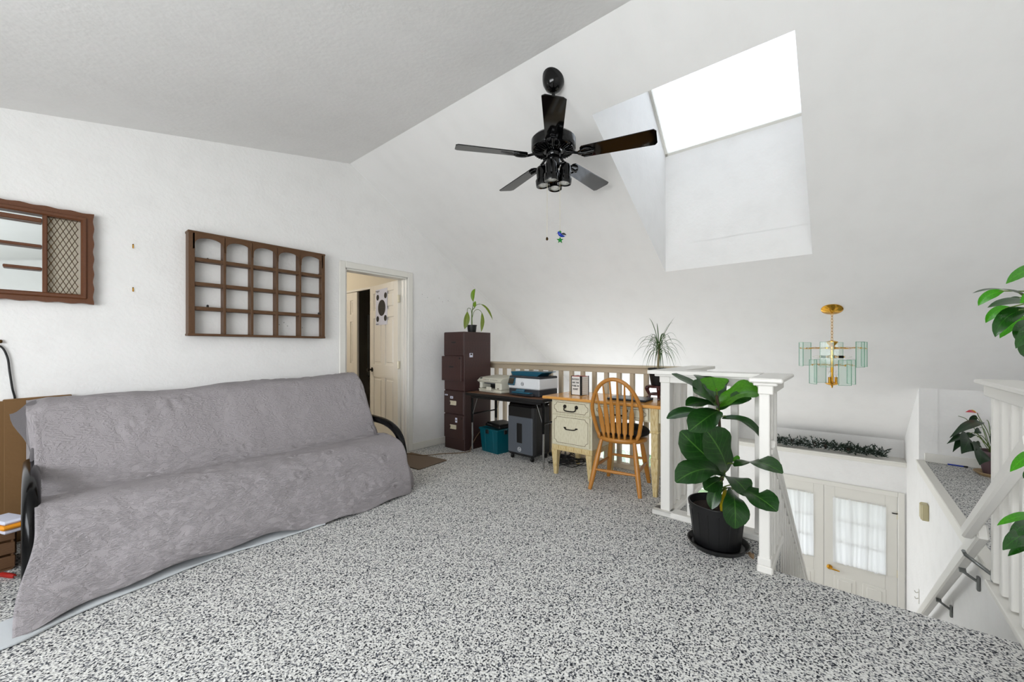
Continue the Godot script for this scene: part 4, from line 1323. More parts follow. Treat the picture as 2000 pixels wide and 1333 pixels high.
func build_printers() -> void:
	var y := 0.703
	var t := thing("printer", "older cream printer with open output tray next to the file cabinet", "printer", Vector3(-3.085, y, -3.46), deg_to_rad(-8))
	var b := Shape.new()
	b.span(Vector3(-0.20, 0.0, -0.17), Vector3(0.20, 0.035, 0.13), 0.01)
	b.span(Vector3(-0.20, 0.03, -0.17), Vector3(-0.15, 0.13, 0.13), 0.02)
	b.span(Vector3(0.095, 0.03, -0.17), Vector3(0.205, 0.13, 0.135), 0.016)
	b.span(Vector3(-0.16, 0.03, -0.17), Vector3(0.10, 0.13, -0.02), 0.01)
	part("body", b, M.printer_old, t)
	var side := PackedVector2Array([Vector2(-0.17, 0.118), Vector2(0.13, 0.112), Vector2(0.145, 0.13), Vector2(0.10, 0.165), Vector2(-0.16, 0.185), Vector2(-0.175, 0.17)])
	part("scanner_lid", Shape.new().prism(side, 0.41, Transform3D(Basis(Vector3(0, 0, -1), Vector3(0, 1, 0), Vector3(1, 0, 0)).orthonormalized(), Vector3(-0.205, 0, 0)) if false else Transform3D(Basis(Vector3(0, 0, 1), Vector3(0, 1, 0), Vector3(-1, 0, 0)), Vector3(0.205, 0, 0))), M.printer_old, t)
	part("paper_slot", Shape.new().span(Vector3(-0.15, 0.035, -0.03), Vector3(0.095, 0.113, -0.01), 0.002), M.black, t)
	part("inner_cover", Shape.new().box(Vector3(-0.03, 0.105, 0.06), Vector3(0.24, 0.010, 0.06), 0.004, Basis(Vector3(1, 0, 0), 0.25)), M.shredder, t)
	part("output_tray", Shape.new().box(Vector3(-0.03, 0.038, 0.10), Vector3(0.23, 0.010, 0.15), 0.004), M.printer_old, t)
	part("tray_stop", Shape.new().box(Vector3(0.04, 0.05, 0.17), Vector3(0.085, 0.04, 0.012), 0.004), M.printer_old, t)
	for i in 9:
		part("button", Shape.new().box(Vector3(-0.10 + i * 0.027 + (0.012 if i > 3 else 0.0), 0.143, 0.128), Vector3(0.011, 0.009, 0.006), 0.002, Basis(Vector3(1, 0, 0), -0.9)), M.red if i == 0 else M.dark, t)
	part("screen", Shape.new().box(Vector3(-0.175, 0.15, 0.115), Vector3(0.04, 0.035, 0.006), 0.002, Basis(Vector3(1, 0, 0), -0.7)), M.dark, t)
	for q in [[-0.178, 0.09], [-0.178, 0.075]]: part("button", Shape.new().box(Vector3(q[0], q[1], 0.131), Vector3(0.012, 0.010, 0.004), 0.001), M.dark, t)
	part("plate", Shape.new().box(Vector3(0.16, 0.055, 0.136), Vector3(0.022, 0.010, 0.003), 0.001), M.old_brass, t)

	t = thing("printer", "newer white and dark printer with blue lid, screen and tray beside the desk", "printer", Vector3(-2.60, y, -3.47), deg_to_rad(-4))
	part("base", Shape.new().span(Vector3(-0.215, 0.0, -0.17), Vector3(0.215, 0.075, 0.14), 0.008), M.charcoal, t)
	part("body", Shape.new().span(Vector3(-0.22, 0.072, -0.175), Vector3(0.22, 0.185, 0.145), 0.010), M.printer_white, t)
	part("scanner_lid", Shape.new().span(Vector3(-0.218, 0.180, -0.172), Vector3(0.218, 0.207, 0.135), 0.010), M.charcoal, t)
	var feeder := PackedVector2Array([Vector2(-0.215, 0.205), Vector2(0.13, 0.205), Vector2(0.20, 0.243), Vector2(0.245, 0.252), Vector2(0.24, 0.257), Vector2(-0.05, 0.256), Vector2(-0.235, 0.250), Vector2(-0.24, 0.242)])
	part("document_feeder", Shape.new().prism(feeder, 0.19, Transform3D(Basis(), Vector3(-0.01, -0.002, -0.12))), M.teal, t)
	part("screen_frame", Shape.new().box(Vector3(-0.155, 0.148, 0.155), Vector3(0.095, 0.085, 0.02), 0.006, Basis(Vector3(1, 0, 0), -0.35)), M.teal, t)
	part("screen", Shape.new().box(Vector3(-0.155, 0.152, 0.163), Vector3(0.078, 0.065, 0.010), 0.003, Basis(Vector3(1, 0, 0), -0.35)), M.black_gloss, t)
	logo(t, Vector3(-0.01, 0.125, 0.1455), 0.020, M.ink, M.printer_white)
	part("output_tray", Shape.new().box(Vector3(0.0, 0.035, 0.16), Vector3(0.26, 0.016, 0.07), 0.007), M.teal, t)
	part("paper_catch", Shape.new().box(Vector3(-0.035, 0.053, 0.15), Vector3(0.12, 0.035, 0.015), 0.005, Basis(Vector3(1, 0, 0), -0.5)), M.teal, t)
	part("tray_front", Shape.new().span(Vector3(-0.14, 0.004, 0.13), Vector3(0.16, 0.03, 0.18), 0.008), M.charcoal, t)


func outline_rect(s: Shape, x0: float, x1: float, y0: float, y1: float, z: float, notch: float) -> void:
	# a thin painted line with scooped corners
	var pts := []
	for q in [[x0, y0, 0.0], [x1, y0, PI / 2], [x1, y1, PI], [x0, y1, PI * 1.5]]:
		var arcp := []
		for k in 5:
			var a: float = q[2] + PI / 2 * k / 4.0
			arcp.append(Vector3(q[0] + cos(a) * notch, q[1] + sin(a) * notch, z))
		arcp.reverse()
		pts += arcp
	for i in pts.size():
		var a: Vector3 = pts[i]
		var b: Vector3 = pts[(i + 1) % pts.size()]
		s.bar(a, b, 0.0035, 0.002, 0.0, Vector3(0, 0, 1))


func build_desk() -> void:
	var x0 := -2.25
	var x1 := -1.10
	var zf := -3.16
	var zb := -3.72
	var t := thing("desk", "cream painted desk with honey wood top, pedestal drawers and tapered legs", "desk")
	part("desktop", Shape.new().span(Vector3(x0, 0.722, zb), Vector3(x1, 0.748, zf), 0.006), M.desk_top, t)
	# pedestal
	var px0 := -2.165
	var px1 := -1.735
	part("pedestal", Shape.new().span(Vector3(px0, 0.285, zb + 0.04), Vector3(px1, 0.722, zf - 0.05), 0.003), M.cream, t)
	var z := zf - 0.05
	for q in [[0.585, 0.712], [0.298, 0.575]]:
		var d := part("drawer", Shape.new().span(Vector3(px0 + 0.018, q[0], z - 0.01), Vector3(px1 - 0.018, q[1], z + 0.012), 0.003), M.cream, t)
		var ol := Shape.new()
		outline_rect(ol, px0 + 0.035, px1 - 0.035, q[0] + 0.017, q[1] - 0.017, z + 0.0125, 0.028)
		part("painted_line", ol, M.line, d)
		var c := Vector3((px0 + px1) / 2, (q[0] + q[1]) / 2 + (0.02 if q[0] < 0.5 else 0.0), z + 0.012)
		var h := Shape.new()
		if q[0] > 0.5:
			for s in [-0.062, 0.062]:
				h.lathe([Vector2(0, 0), Vector2(0.018, 0), Vector2(0.017, 0.004), Vector2(0.009, 0.008), Vector2(0.009, 0.016), Vector2(0, 0.02)], 14, Transform3D(Basis(Vector3(1, 0, 0), PI / 2), c + Vector3(s, 0.012, 0)))
			h.tube(curve([c + Vector3(-0.06, 0.008, 0.014), c + Vector3(-0.055, -0.022, 0.022), c + Vector3(0, -0.028, 0.024), c + Vector3(0.055, -0.022, 0.022), c + Vector3(0.06, 0.008, 0.014)], 5), 0.0055, 8)
		else:
			h.tube(curve([c + Vector3(-0.062, 0.006, 0.004), c + Vector3(-0.045, -0.004, 0.018), c + Vector3(0, -0.006, 0.022), c + Vector3(0.045, -0.004, 0.018), c + Vector3(0.062, 0.006, 0.004)], 5), 0.005, 8)
			for s in [-0.062, 0.062]: h.box(c + Vector3(s, 0.006, 0.002), Vector3(0.026, 0.012, 0.006), 0.003)
		part("handle", h, M.bronze, d)
	part("pedestal_skirt", Shape.new().span(Vector3(px0 - 0.002, 0.236, zb + 0.04), Vector3(px1 + 0.002, 0.287, z + 0.003), 0.004), M.cream_worn, t)
	# apron and centre drawer
	part("apron", Shape.new().span(Vector3(px1, 0.60, zb + 0.03), Vector3(x1 - 0.03, 0.722, z - 0.012), 0.002), M.cream, t)
	var dd := part("drawer", Shape.new().span(Vector3(px1 + 0.03, 0.612, z - 0.02), Vector3(-1.222, 0.712, z + 0.008), 0.003), M.cream, t)
	var o := Shape.new()
	outline_rect(o, px1 + 0.05, -1.24, 0.628, 0.697, z + 0.0085, 0.024)
	part("painted_line", o, M.line, dd)
	var hc := Vector3(-1.475, 0.665, z + 0.008)
	var hs := Shape.new()
	for s in [-0.062, 0.062]: hs.lathe([Vector2(0, 0), Vector2(0.018, 0), Vector2(0.017, 0.004), Vector2(0.009, 0.008), Vector2(0.009, 0.016), Vector2(0, 0.02)], 14, Transform3D(Basis(Vector3(1, 0, 0), PI / 2), hc + Vector3(s, 0.012, 0)))
	hs.tube(curve([hc + Vector3(-0.06, 0.008, 0.014), hc + Vector3(-0.055, -0.022, 0.022), hc + Vector3(0, -0.028, 0.024), hc + Vector3(0.055, -0.022, 0.022), hc + Vector3(0.06, 0.008, 0.014)], 5), 0.0055, 8)
	part("handle", hs, M.bronze, dd)
	# legs
	for lx in [px0 + 0.03, px1 - 0.03, x1 - 0.075]:
		for lz in [zf - 0.075, zb + 0.07]:
			var top := 0.236 if lx < -1.5 else 0.722
			var lg := Shape.new()
			if top > 0.5:
				lg.span(Vector3(lx - 0.032, 0.53, lz - 0.032), Vector3(lx + 0.032, 0.722, lz + 0.032), 0.003)
				lg.span(Vector3(lx - 0.036, 0.515, lz - 0.036), Vector3(lx + 0.036, 0.532, lz + 0.036), 0.004)
				lg.span(Vector3(lx - 0.027, 0.31, lz - 0.027), Vector3(lx + 0.027, 0.517, lz + 0.027), 0.004)
				top = 0.312
			var w0 := 0.031
			var w1 := 0.015
			var a := [Vector3(lx - w0, top, lz - w0), Vector3(lx + w0, top, lz - w0), Vector3(lx + w0, top, lz + w0), Vector3(lx - w0, top, lz + w0)]
			var b := [Vector3(lx - w1, 0, lz - w1), Vector3(lx + w1, 0, lz - w1), Vector3(lx + w1, 0, lz + w1), Vector3(lx - w1, 0, lz + w1)]
			var mid := Vector3(lx, top / 2, lz)
			lg.face(a, mid)
			lg.face(b, mid)
			for i in 4: lg.face([a[i], a[(i + 1) % 4], b[(i + 1) % 4], b[i]], mid)
			part("leg", lg, M.cream_worn, t)
	part("stretcher", Shape.new().span(Vector3(x1 - 0.09, 0.31, zb + 0.1), Vector3(x1 - 0.06, 0.35, zf - 0.11), 0.004), M.cream_worn, t)
	# things on the desk
	t = thing("book_stack_sign", "white book-shaped sign block with black lettering standing on the desk", "sign", Vector3(-2.00, 0.748, -3.45), deg_to_rad(-6))
	part("pages", Shape.new().span(Vector3(-0.062, 0.004, -0.07), Vector3(0.058, 0.182, 0.05), 0.002), M.paper, t)
	var lines := Shape.new()
	for i in 8: lines.box(Vector3(0.0585, 0.02 + i * 0.02, -0.01), Vector3(0.001, 0.0016, 0.115))
	part("page_line", lines, M.beige_plastic, t)
	var cv := Shape.new()
	cv.span(Vector3(-0.066, 0, -0.072), Vector3(-0.058, 0.188, 0.054), 0.002)
	cv.span(Vector3(0.040, 0, 0.040), Vector3(0.0605, 0.188, 0.054), 0.002)
	cv.span(Vector3(0.054, 0, -0.072), Vector3(0.062, 0.188, -0.062), 0.002)
	part("cover", cv, M.ink, t)
	part("top_edge", Shape.new().span(Vector3(-0.06, 0.181, -0.068), Vector3(0.056, 0.186, 0.048), 0.001), M.red, t)
	var words := ["BLESSED", "ARE THE", "PURE IN", "HEART"]
	for i in 4:
		text_part(words[i], 0.024, 0.001, M.ink, t, Vector3(-0.012, 0.155 - i * 0.032, 0.0515), Vector3.ZERO, "lettering", 0.86)
	t = thing("laptop", "closed grey laptop lying on the desk behind the chair back", "laptop", Vector3(-1.46, 0.748, -3.40), deg_to_rad(4))
	part("base", Shape.new().box(Vector3(0, 0.007, 0), Vector3(0.34, 0.012, 0.23), 0.004), M.dark, t)
	part("lid", Shape.new().box(Vector3(0, 0.017, 0), Vector3(0.34, 0.008, 0.23), 0.003), M.laptop, t)
	text_part("hp", 0.03, 0.0004, M.chrome, t, Vector3(0, 0.0213, 0), Vector3(-PI / 2, 0, 0), "emblem")


func build_chair() -> void:
	var t := thing("windsor_chair", "honey oak arrow-back chair pushed up to the desk", "chair", Vector3(-1.495, 0, -3.31), deg_to_rad(9))
	# local: back is towards +z
	var seat := Shape.new()
	var pts := PackedVector2Array()
	for k in 40:
		var a := TAU * k / 40.0
		var r := 0.205 + 0.012 * cos(2 * a)
		pts.append(Vector2(cos(a) * r, sin(a) * r * 0.97))
	var rows := []
	for q in [[0.0, 0.412], [0.90, 0.404], [0.98, 0.414], [1.0, 0.424], [1.0, 0.437], [0.97, 0.445], [0.6, 0.438], [0.0, 0.435]]:
		var row := []
		for k in 41: row.append(Vector3(pts[k % 40].x * q[0], q[1], pts[k % 40].y * q[0]))
		rows.append(row)
	seat.grid(rows)
	part("seat", seat, M.oak, t)
	# bow
	var bow := []
	for k in 33:
		var u := k / 32.0
		var a := lerpf(PI + 0.18, -0.18, u)
		var h := 0.445 + 0.505 * pow(maxf(0.0, sin(clampf(a, 0.0, PI))), 0.72)
		var x := cos(a) * 0.225
		if a > PI or a < 0: x = cos(a) * 0.215 * (1.0 - 0.15 * absf(sin(a)) * 3.0)
		h = maxf(h, 0.43)
		x *= lerpf(0.76, 1.0, smoothstep(0.42, 0.74, h))
		var back := 0.155 + (h - 0.44) * 0.22
		bow.append(Vector3(x, h, back - (0.04 * (absf(x) / 0.225) * (1.0 - (h - 0.44) / 0.53) * 1.2)))
	part("bow", Shape.new().tube(bow, 0.0165, 12), M.oak, t)
	# arrow spindles
	for i in 6:
		var f := (i - 2.5) / 2.5
		var bx := f * 0.112
		var tx := f * 0.150
		var top_h := 0.445 + 0.505 * pow(sqrt(maxf(0.0, 1.0 - pow(tx / 0.225, 2))), 0.72) - 0.004
		var bot := Vector3(bx, 0.438, 0.175 - 0.035 * f * f)
		var top := Vector3(tx, top_h, 0.155 + (top_h - 0.44) * 0.22)
		var d := top - bot
		var side := Vector3(1, 0, 0)
		var sp := Shape.new()
		var prof := [[0.0, 0.011, 0.011], [0.10, 0.012, 0.012], [0.12, 0.020, 0.007], [0.30, 0.021, 0.006], [0.56, 0.019, 0.006], [0.68, 0.010, 0.008], [1.0, 0.006, 0.006]]
		var rr := []
		for q in prof:
			var c: Vector3 = bot + d * q[0]
			var row := []
			for k in 13:
				var a := TAU * k / 12.0
				row.append(c + side * cos(a) * q[1] + Vector3(0, 0, 1) * sin(a) * q[2])
			rr.append(row)
		sp.grid(rr)
		part("spindle", sp, M.oak, t)
	# splayed legs
	for q in [[-0.155, 0.155, -0.215, 0.225], [0.155, 0.155, 0.205, 0.225], [-0.145, -0.14, -0.185, -0.205], [0.145, -0.14, 0.185, -0.205]]:
		var a := Vector3(q[0] * 0.9, 0.42, q[1] * 0.9)
		var b := Vector3(q[2], 0.0, q[3])
		var lp := []
		var rad := []
		for k in 9:
			lp.append(a.lerp(b, k / 8.0))
			rad.append([0.015, 0.017, 0.020, 0.022, 0.0225, 0.022, 0.021, 0.019, 0.016][k])
		part("leg", Shape.new().tube(lp, rad, 12), M.oak, t)
	var st := func(a: Vector3, b: Vector3) -> void:
		var lp := []
		var rad := []
		for k in 7:
			lp.append(a.lerp(b, k / 6.0))
			rad.append([0.009, 0.011, 0.013, 0.0145, 0.013, 0.011, 0.009][k])
		part("stretcher", Shape.new().tube(lp, rad, 10), M.oak, t)
	st.call(Vector3(-0.19, 0.17, 0.20), Vector3(0.185, 0.17, 0.20))
	st.call(Vector3(-0.165, 0.22, -0.17), Vector3(0.165, 0.22, -0.17))
	st.call(Vector3(-0.187, 0.19, 0.19), Vector3(-0.168, 0.19, -0.165))
	st.call(Vector3(0.182, 0.19, 0.19), Vector3(0.168, 0.19, -0.165))
	# cushion
	t = thing("seat_cushion", "black tufted cushion lying on the oak chair seat", "cushion", Vector3(-1.475, 0.447, -3.345), deg_to_rad(9))
	var c := Shape.new()
	rows = []
	for j in 13:
		var v := j / 12.0
		var ang := lerpf(-PI / 2, PI / 2, v)
		var row := []
		for k in 49:
			var a := TAU * k / 48.0
			var r := (0.205 + 0.01 * sin(a * 4.0)) * pow(cos(ang) + 0.001, 0.35)
			row.append(Vector3(cos(a) * r, 0.043 + 0.042 * sin(ang) * (1.0 - 0.1 * sin(a * 6.0) * cos(ang)), sin(a) * r * 0.88))
		rows.append(row)
	c.grid(rows)
	part("pad", c, M.cushion, t)
	for q in [[-0.08, 0.05], [0.08, 0.05], [-0.08, -0.06], [0.08, -0.06], [0, 0]]:
		part("button", Shape.new().lathe([Vector2(0, 0.005), Vector2(0.011, 0.003), Vector2(0.012, 0), Vector2(0, -0.004)], 10, Transform3D(Basis(), Vector3(q[0], 0.083, q[1]))), M.dark, t)


# leaves: base, middle and tip of the midrib, width, the way the face looks, material, fold, wave (metres, each in its plant's own frame)
var FIG := [
	[Vector3(0.001, 0.840, 0.000), Vector3(-0.111, 0.968, 0.050), Vector3(-0.299, 1.050, 0.060), 0.123, Vector3(0.100, 0.900, 0.450), "fig", 0.15, 0.06],
	[Vector3(0.006, 0.863, -0.020), Vector3(0.045, 1.010, -0.140), Vector3(0.071, 1.038, -0.260), 0.221, Vector3(0.000, 0.950, 0.250), "fig", 0.10, 0.10],
	[Vector3(-0.013, 0.942, 0.020), Vector3(-0.015, 0.989, 0.000), Vector3(-0.015, 1.025, -0.030), 0.176, Vector3(0.000, 0.250, 1.000), "fig_lit", 0.10, 0.05],
	[Vector3(-0.017, 0.850, 0.020), Vector3(-0.105, 0.939, 0.100), Vector3(-0.200, 0.950, 0.130), 0.195, Vector3(-0.100, 0.750, 0.650), "fig", 0.25, 0.06],
	[Vector3(0.011, 0.847, 0.000), Vector3(0.096, 0.974, 0.060), Vector3(0.226, 0.942, 0.080), 0.154, Vector3(0.150, 0.800, 0.550), "fig_lit", 0.30, 0.08],
	[Vector3(0.014, 0.829, 0.000), Vector3(0.070, 0.920, 0.070), Vector3(0.152, 0.909, 0.100), 0.113, Vector3(0.100, 0.750, 0.600), "fig", 0.25, 0.05],
	[Vector3(-0.010, 0.853, 0.000), Vector3(-0.126, 0.904, 0.060), Vector3(-0.232, 0.867, 0.100), 0.087, Vector3(0.000, 0.800, 0.600), "fig", 0.25, 0.05],
	[Vector3(0.011, 0.785, -0.020), Vector3(-0.159, 0.845, 0.000), Vector3(-0.317, 0.780, 0.030), 0.087, Vector3(-0.100, 0.800, 0.550), "fig", 0.20, 0.06],
	[Vector3(-0.001, 0.825, 0.020), Vector3(-0.100, 0.825, 0.130), Vector3(-0.240, 0.731, 0.160), 0.154, Vector3(-0.500, 0.450, 0.800), "fig", 0.25, 0.06],
	[Vector3(0.032, 0.775, 0.000), Vector3(0.156, 0.808, 0.060), Vector3(0.213, 0.662, 0.100), 0.097, Vector3(0.300, 0.750, 0.550), "fig", 0.30, 0.05],
	[Vector3(0.063, 0.453, 0.000), Vector3(-0.017, 0.598, 0.120), Vector3(-0.120, 0.733, 0.100), 0.210, Vector3(0.100, 0.250, 1.000), "fig", 0.12, 0.05],
	[Vector3(0.037, 0.468, 0.000), Vector3(-0.096, 0.552, 0.060), Vector3(-0.238, 0.707, 0.040), 0.195, Vector3(-0.200, 0.200, 1.000), "fig", 0.15, 0.08],
	[Vector3(0.046, 0.515, 0.100), Vector3(0.035, 0.646, 0.340), Vector3(0.118, 0.571, 0.420), 0.113, Vector3(0.100, 0.550, 0.850), "fig", 0.25, 0.06],
	[Vector3(0.042, 0.444, 0.020), Vector3(-0.144, 0.549, 0.120), Vector3(-0.312, 0.436, 0.150), 0.154, Vector3(-0.150, 0.750, 0.650), "fig", 0.20, 0.08],
	[Vector3(0.026, 0.407, 0.000), Vector3(-0.065, 0.408, 0.080), Vector3(-0.125, 0.377, 0.100), 0.092, Vector3(-0.100, 0.500, 0.800), "fig", 0.20, 0.05],
	[Vector3(0.023, 0.432, 0.030), Vector3(0.020, 0.488, 0.160), Vector3(0.083, 0.372, 0.200), 0.169, Vector3(0.250, 0.750, 0.650), "fig", 0.12, 0.04],
	[Vector3(0.083, 0.385, 0.100), Vector3(0.041, 0.438, 0.330), Vector3(0.090, 0.379, 0.420), 0.128, Vector3(-0.300, 0.600, 0.700), "fig", 0.25, 0.05],
	[Vector3(0.060, 0.359, 0.060), Vector3(-0.010, 0.374, 0.230), Vector3(-0.006, 0.197, 0.210), 0.154, Vector3(-0.050, 0.250, 1.000), "fig", 0.15, 0.05],
	[Vector3(0.038, 0.354, 0.040), Vector3(-0.017, 0.333, 0.120), Vector3(-0.010, 0.215, 0.130), 0.064, Vector3(-0.300, 0.200, 1.000), "fig_yellow", 0.10, 0.05],
	[Vector3(0.008, 0.399, 0.040), Vector3(-0.055, 0.378, 0.080), Vector3(-0.081, 0.261, 0.100), 0.077, Vector3(-0.500, 0.200, 0.900), "fig", 0.30, 0.05],
	[Vector3(0.094, 0.515, 0.000), Vector3(0.113, 0.543, 0.020), Vector3(0.129, 0.529, 0.020), 0.041, Vector3(0.000, 0.600, 0.700), "fig_lit", 0.20, 0.00],
]

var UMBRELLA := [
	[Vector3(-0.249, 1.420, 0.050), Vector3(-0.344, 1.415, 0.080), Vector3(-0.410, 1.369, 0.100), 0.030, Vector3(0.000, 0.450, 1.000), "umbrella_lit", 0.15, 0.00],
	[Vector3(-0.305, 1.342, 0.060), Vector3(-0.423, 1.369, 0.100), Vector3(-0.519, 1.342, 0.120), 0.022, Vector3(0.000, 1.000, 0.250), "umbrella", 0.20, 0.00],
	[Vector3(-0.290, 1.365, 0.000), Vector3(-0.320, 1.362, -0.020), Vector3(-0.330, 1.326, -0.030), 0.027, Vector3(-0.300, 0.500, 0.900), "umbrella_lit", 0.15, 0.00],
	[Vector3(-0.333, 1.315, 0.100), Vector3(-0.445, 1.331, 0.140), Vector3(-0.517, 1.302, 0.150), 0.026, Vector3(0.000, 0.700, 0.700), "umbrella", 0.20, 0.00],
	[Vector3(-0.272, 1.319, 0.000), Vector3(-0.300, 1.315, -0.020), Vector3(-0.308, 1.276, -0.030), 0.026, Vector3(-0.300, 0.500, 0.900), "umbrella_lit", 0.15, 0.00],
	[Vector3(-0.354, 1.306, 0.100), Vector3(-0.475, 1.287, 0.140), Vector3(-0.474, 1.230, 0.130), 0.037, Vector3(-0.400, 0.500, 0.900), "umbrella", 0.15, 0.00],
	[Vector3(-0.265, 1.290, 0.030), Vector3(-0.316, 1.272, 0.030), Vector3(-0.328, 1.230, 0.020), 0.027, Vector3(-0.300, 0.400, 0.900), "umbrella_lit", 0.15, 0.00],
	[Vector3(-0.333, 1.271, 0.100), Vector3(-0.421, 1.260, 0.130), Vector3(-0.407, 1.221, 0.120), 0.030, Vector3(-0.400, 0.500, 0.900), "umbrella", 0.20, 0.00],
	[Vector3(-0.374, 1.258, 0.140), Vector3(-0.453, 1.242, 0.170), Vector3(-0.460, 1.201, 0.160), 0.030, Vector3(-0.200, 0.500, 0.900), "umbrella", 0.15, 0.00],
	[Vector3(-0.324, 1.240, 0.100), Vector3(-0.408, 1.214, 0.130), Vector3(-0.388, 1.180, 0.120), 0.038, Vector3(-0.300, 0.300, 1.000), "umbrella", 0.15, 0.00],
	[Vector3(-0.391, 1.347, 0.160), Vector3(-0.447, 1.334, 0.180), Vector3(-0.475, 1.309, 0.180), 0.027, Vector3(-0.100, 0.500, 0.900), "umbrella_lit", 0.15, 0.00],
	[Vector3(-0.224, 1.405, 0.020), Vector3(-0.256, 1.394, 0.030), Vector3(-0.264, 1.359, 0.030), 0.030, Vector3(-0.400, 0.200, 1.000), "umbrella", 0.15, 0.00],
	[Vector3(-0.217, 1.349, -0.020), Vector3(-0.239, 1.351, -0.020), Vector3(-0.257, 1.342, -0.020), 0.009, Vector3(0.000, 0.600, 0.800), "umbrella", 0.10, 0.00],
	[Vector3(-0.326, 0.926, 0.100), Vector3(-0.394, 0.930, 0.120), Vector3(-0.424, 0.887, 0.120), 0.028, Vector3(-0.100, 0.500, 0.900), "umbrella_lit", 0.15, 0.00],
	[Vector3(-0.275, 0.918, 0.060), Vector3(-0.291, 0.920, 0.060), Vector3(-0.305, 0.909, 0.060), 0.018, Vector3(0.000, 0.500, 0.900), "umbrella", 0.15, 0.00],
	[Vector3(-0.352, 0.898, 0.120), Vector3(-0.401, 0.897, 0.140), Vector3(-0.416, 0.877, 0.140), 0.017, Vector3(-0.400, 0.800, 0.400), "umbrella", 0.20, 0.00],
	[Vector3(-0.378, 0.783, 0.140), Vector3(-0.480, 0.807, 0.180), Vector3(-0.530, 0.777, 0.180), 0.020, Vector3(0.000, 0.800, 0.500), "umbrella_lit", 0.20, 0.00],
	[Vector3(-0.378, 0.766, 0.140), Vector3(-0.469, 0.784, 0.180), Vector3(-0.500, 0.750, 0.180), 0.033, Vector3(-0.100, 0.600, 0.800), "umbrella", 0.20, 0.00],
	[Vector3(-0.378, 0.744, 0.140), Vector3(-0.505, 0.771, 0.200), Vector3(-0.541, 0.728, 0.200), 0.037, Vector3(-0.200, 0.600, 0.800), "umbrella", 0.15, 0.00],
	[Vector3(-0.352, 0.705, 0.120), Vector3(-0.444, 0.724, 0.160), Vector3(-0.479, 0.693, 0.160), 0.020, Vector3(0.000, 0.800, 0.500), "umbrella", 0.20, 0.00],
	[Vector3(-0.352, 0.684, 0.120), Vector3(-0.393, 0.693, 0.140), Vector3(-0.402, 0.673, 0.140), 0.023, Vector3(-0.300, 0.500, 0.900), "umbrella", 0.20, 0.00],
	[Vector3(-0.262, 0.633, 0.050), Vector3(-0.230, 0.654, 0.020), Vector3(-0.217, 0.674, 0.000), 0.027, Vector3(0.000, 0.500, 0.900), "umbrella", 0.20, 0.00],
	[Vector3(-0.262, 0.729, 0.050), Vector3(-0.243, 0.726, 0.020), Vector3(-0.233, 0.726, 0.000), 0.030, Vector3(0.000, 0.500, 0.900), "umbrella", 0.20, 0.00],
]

var ANTHURIUM := [
	[Vector3(-0.189, 0.522, 0.050), Vector3(-0.395, 0.509, 0.120), Vector3(-0.572, 0.393, 0.140), 0.096, Vector3(-0.200, 0.900, 0.350), "heart", 0.20, 0.04],
	[Vector3(-0.352, 0.396, 0.050), Vector3(-0.434, 0.382, 0.080), Vector3(-0.555, 0.328, 0.100), 0.063, Vector3(-0.200, 0.800, 0.500), "heart", 0.30, 0.00],
	[Vector3(-0.307, 0.363, 0.030), Vector3(-0.395, 0.344, 0.060), Vector3(-0.478, 0.247, 0.080), 0.074, Vector3(-0.700, 0.400, 0.600), "heart", 0.30, 0.00],
	[Vector3(-0.301, 0.369, 0.060), Vector3(-0.412, 0.340, 0.140), Vector3(-0.465, 0.248, 0.140), 0.181, Vector3(-0.100, 0.250, 1.000), "heart", 0.10, 0.03],
	[Vector3(-0.224, 0.283, 0.080), Vector3(-0.307, 0.245, 0.160), Vector3(-0.323, 0.150, 0.160), 0.211, Vector3(0.050, 0.200, 1.000), "heart", 0.10, 0.03],
	[Vector3(-0.136, 0.431, 0.000), Vector3(-0.188, 0.433, 0.020), Vector3(-0.211, 0.404, 0.020), 0.059, Vector3(0.000, 0.400, 0.900), "heart", 0.20, 0.00],
	[Vector3(-0.281, 0.386, 0.020), Vector3(-0.258, 0.400, 0.030), Vector3(-0.209, 0.390, 0.030), 0.055, Vector3(0.000, 0.400, 0.900), "heart", 0.20, 0.00],
	[Vector3(-0.139, 0.526, -0.020), Vector3(-0.183, 0.541, -0.020), Vector3(-0.221, 0.497, -0.020), 0.085, Vector3(-0.200, 0.300, 1.000), "heart", 0.20, 0.00],
	[Vector3(0.004, 0.417, 0.000), Vector3(0.003, 0.492, 0.000), Vector3(0.030, 0.567, -0.020), 0.085, Vector3(0.000, 0.100, 1.000), "heart", 0.10, 0.00],
	[Vector3(-0.072, 0.330, 0.050), Vector3(-0.128, 0.373, 0.090), Vector3(-0.128, 0.416, 0.080), 0.092, Vector3(0.000, 0.200, 1.000), "heart", 0.10, 0.00],
	[Vector3(-0.165, 0.302, 0.030), Vector3(-0.229, 0.321, 0.060), Vector3(-0.252, 0.298, 0.060), 0.067, Vector3(0.000, 0.400, 0.900), "heart", 0.20, 0.00],
	[Vector3(-0.052, 0.321, 0.060), Vector3(-0.087, 0.376, 0.100), Vector3(-0.055, 0.409, 0.100), 0.126, Vector3(0.000, 0.200, 1.000), "heart", 0.10, 0.00],
	[Vector3(-0.052, 0.252, 0.060), Vector3(-0.142, 0.234, 0.120), Vector3(-0.159, 0.290, 0.120), 0.111, Vector3(0.000, 0.300, 1.000), "heart", 0.10, 0.00],
]

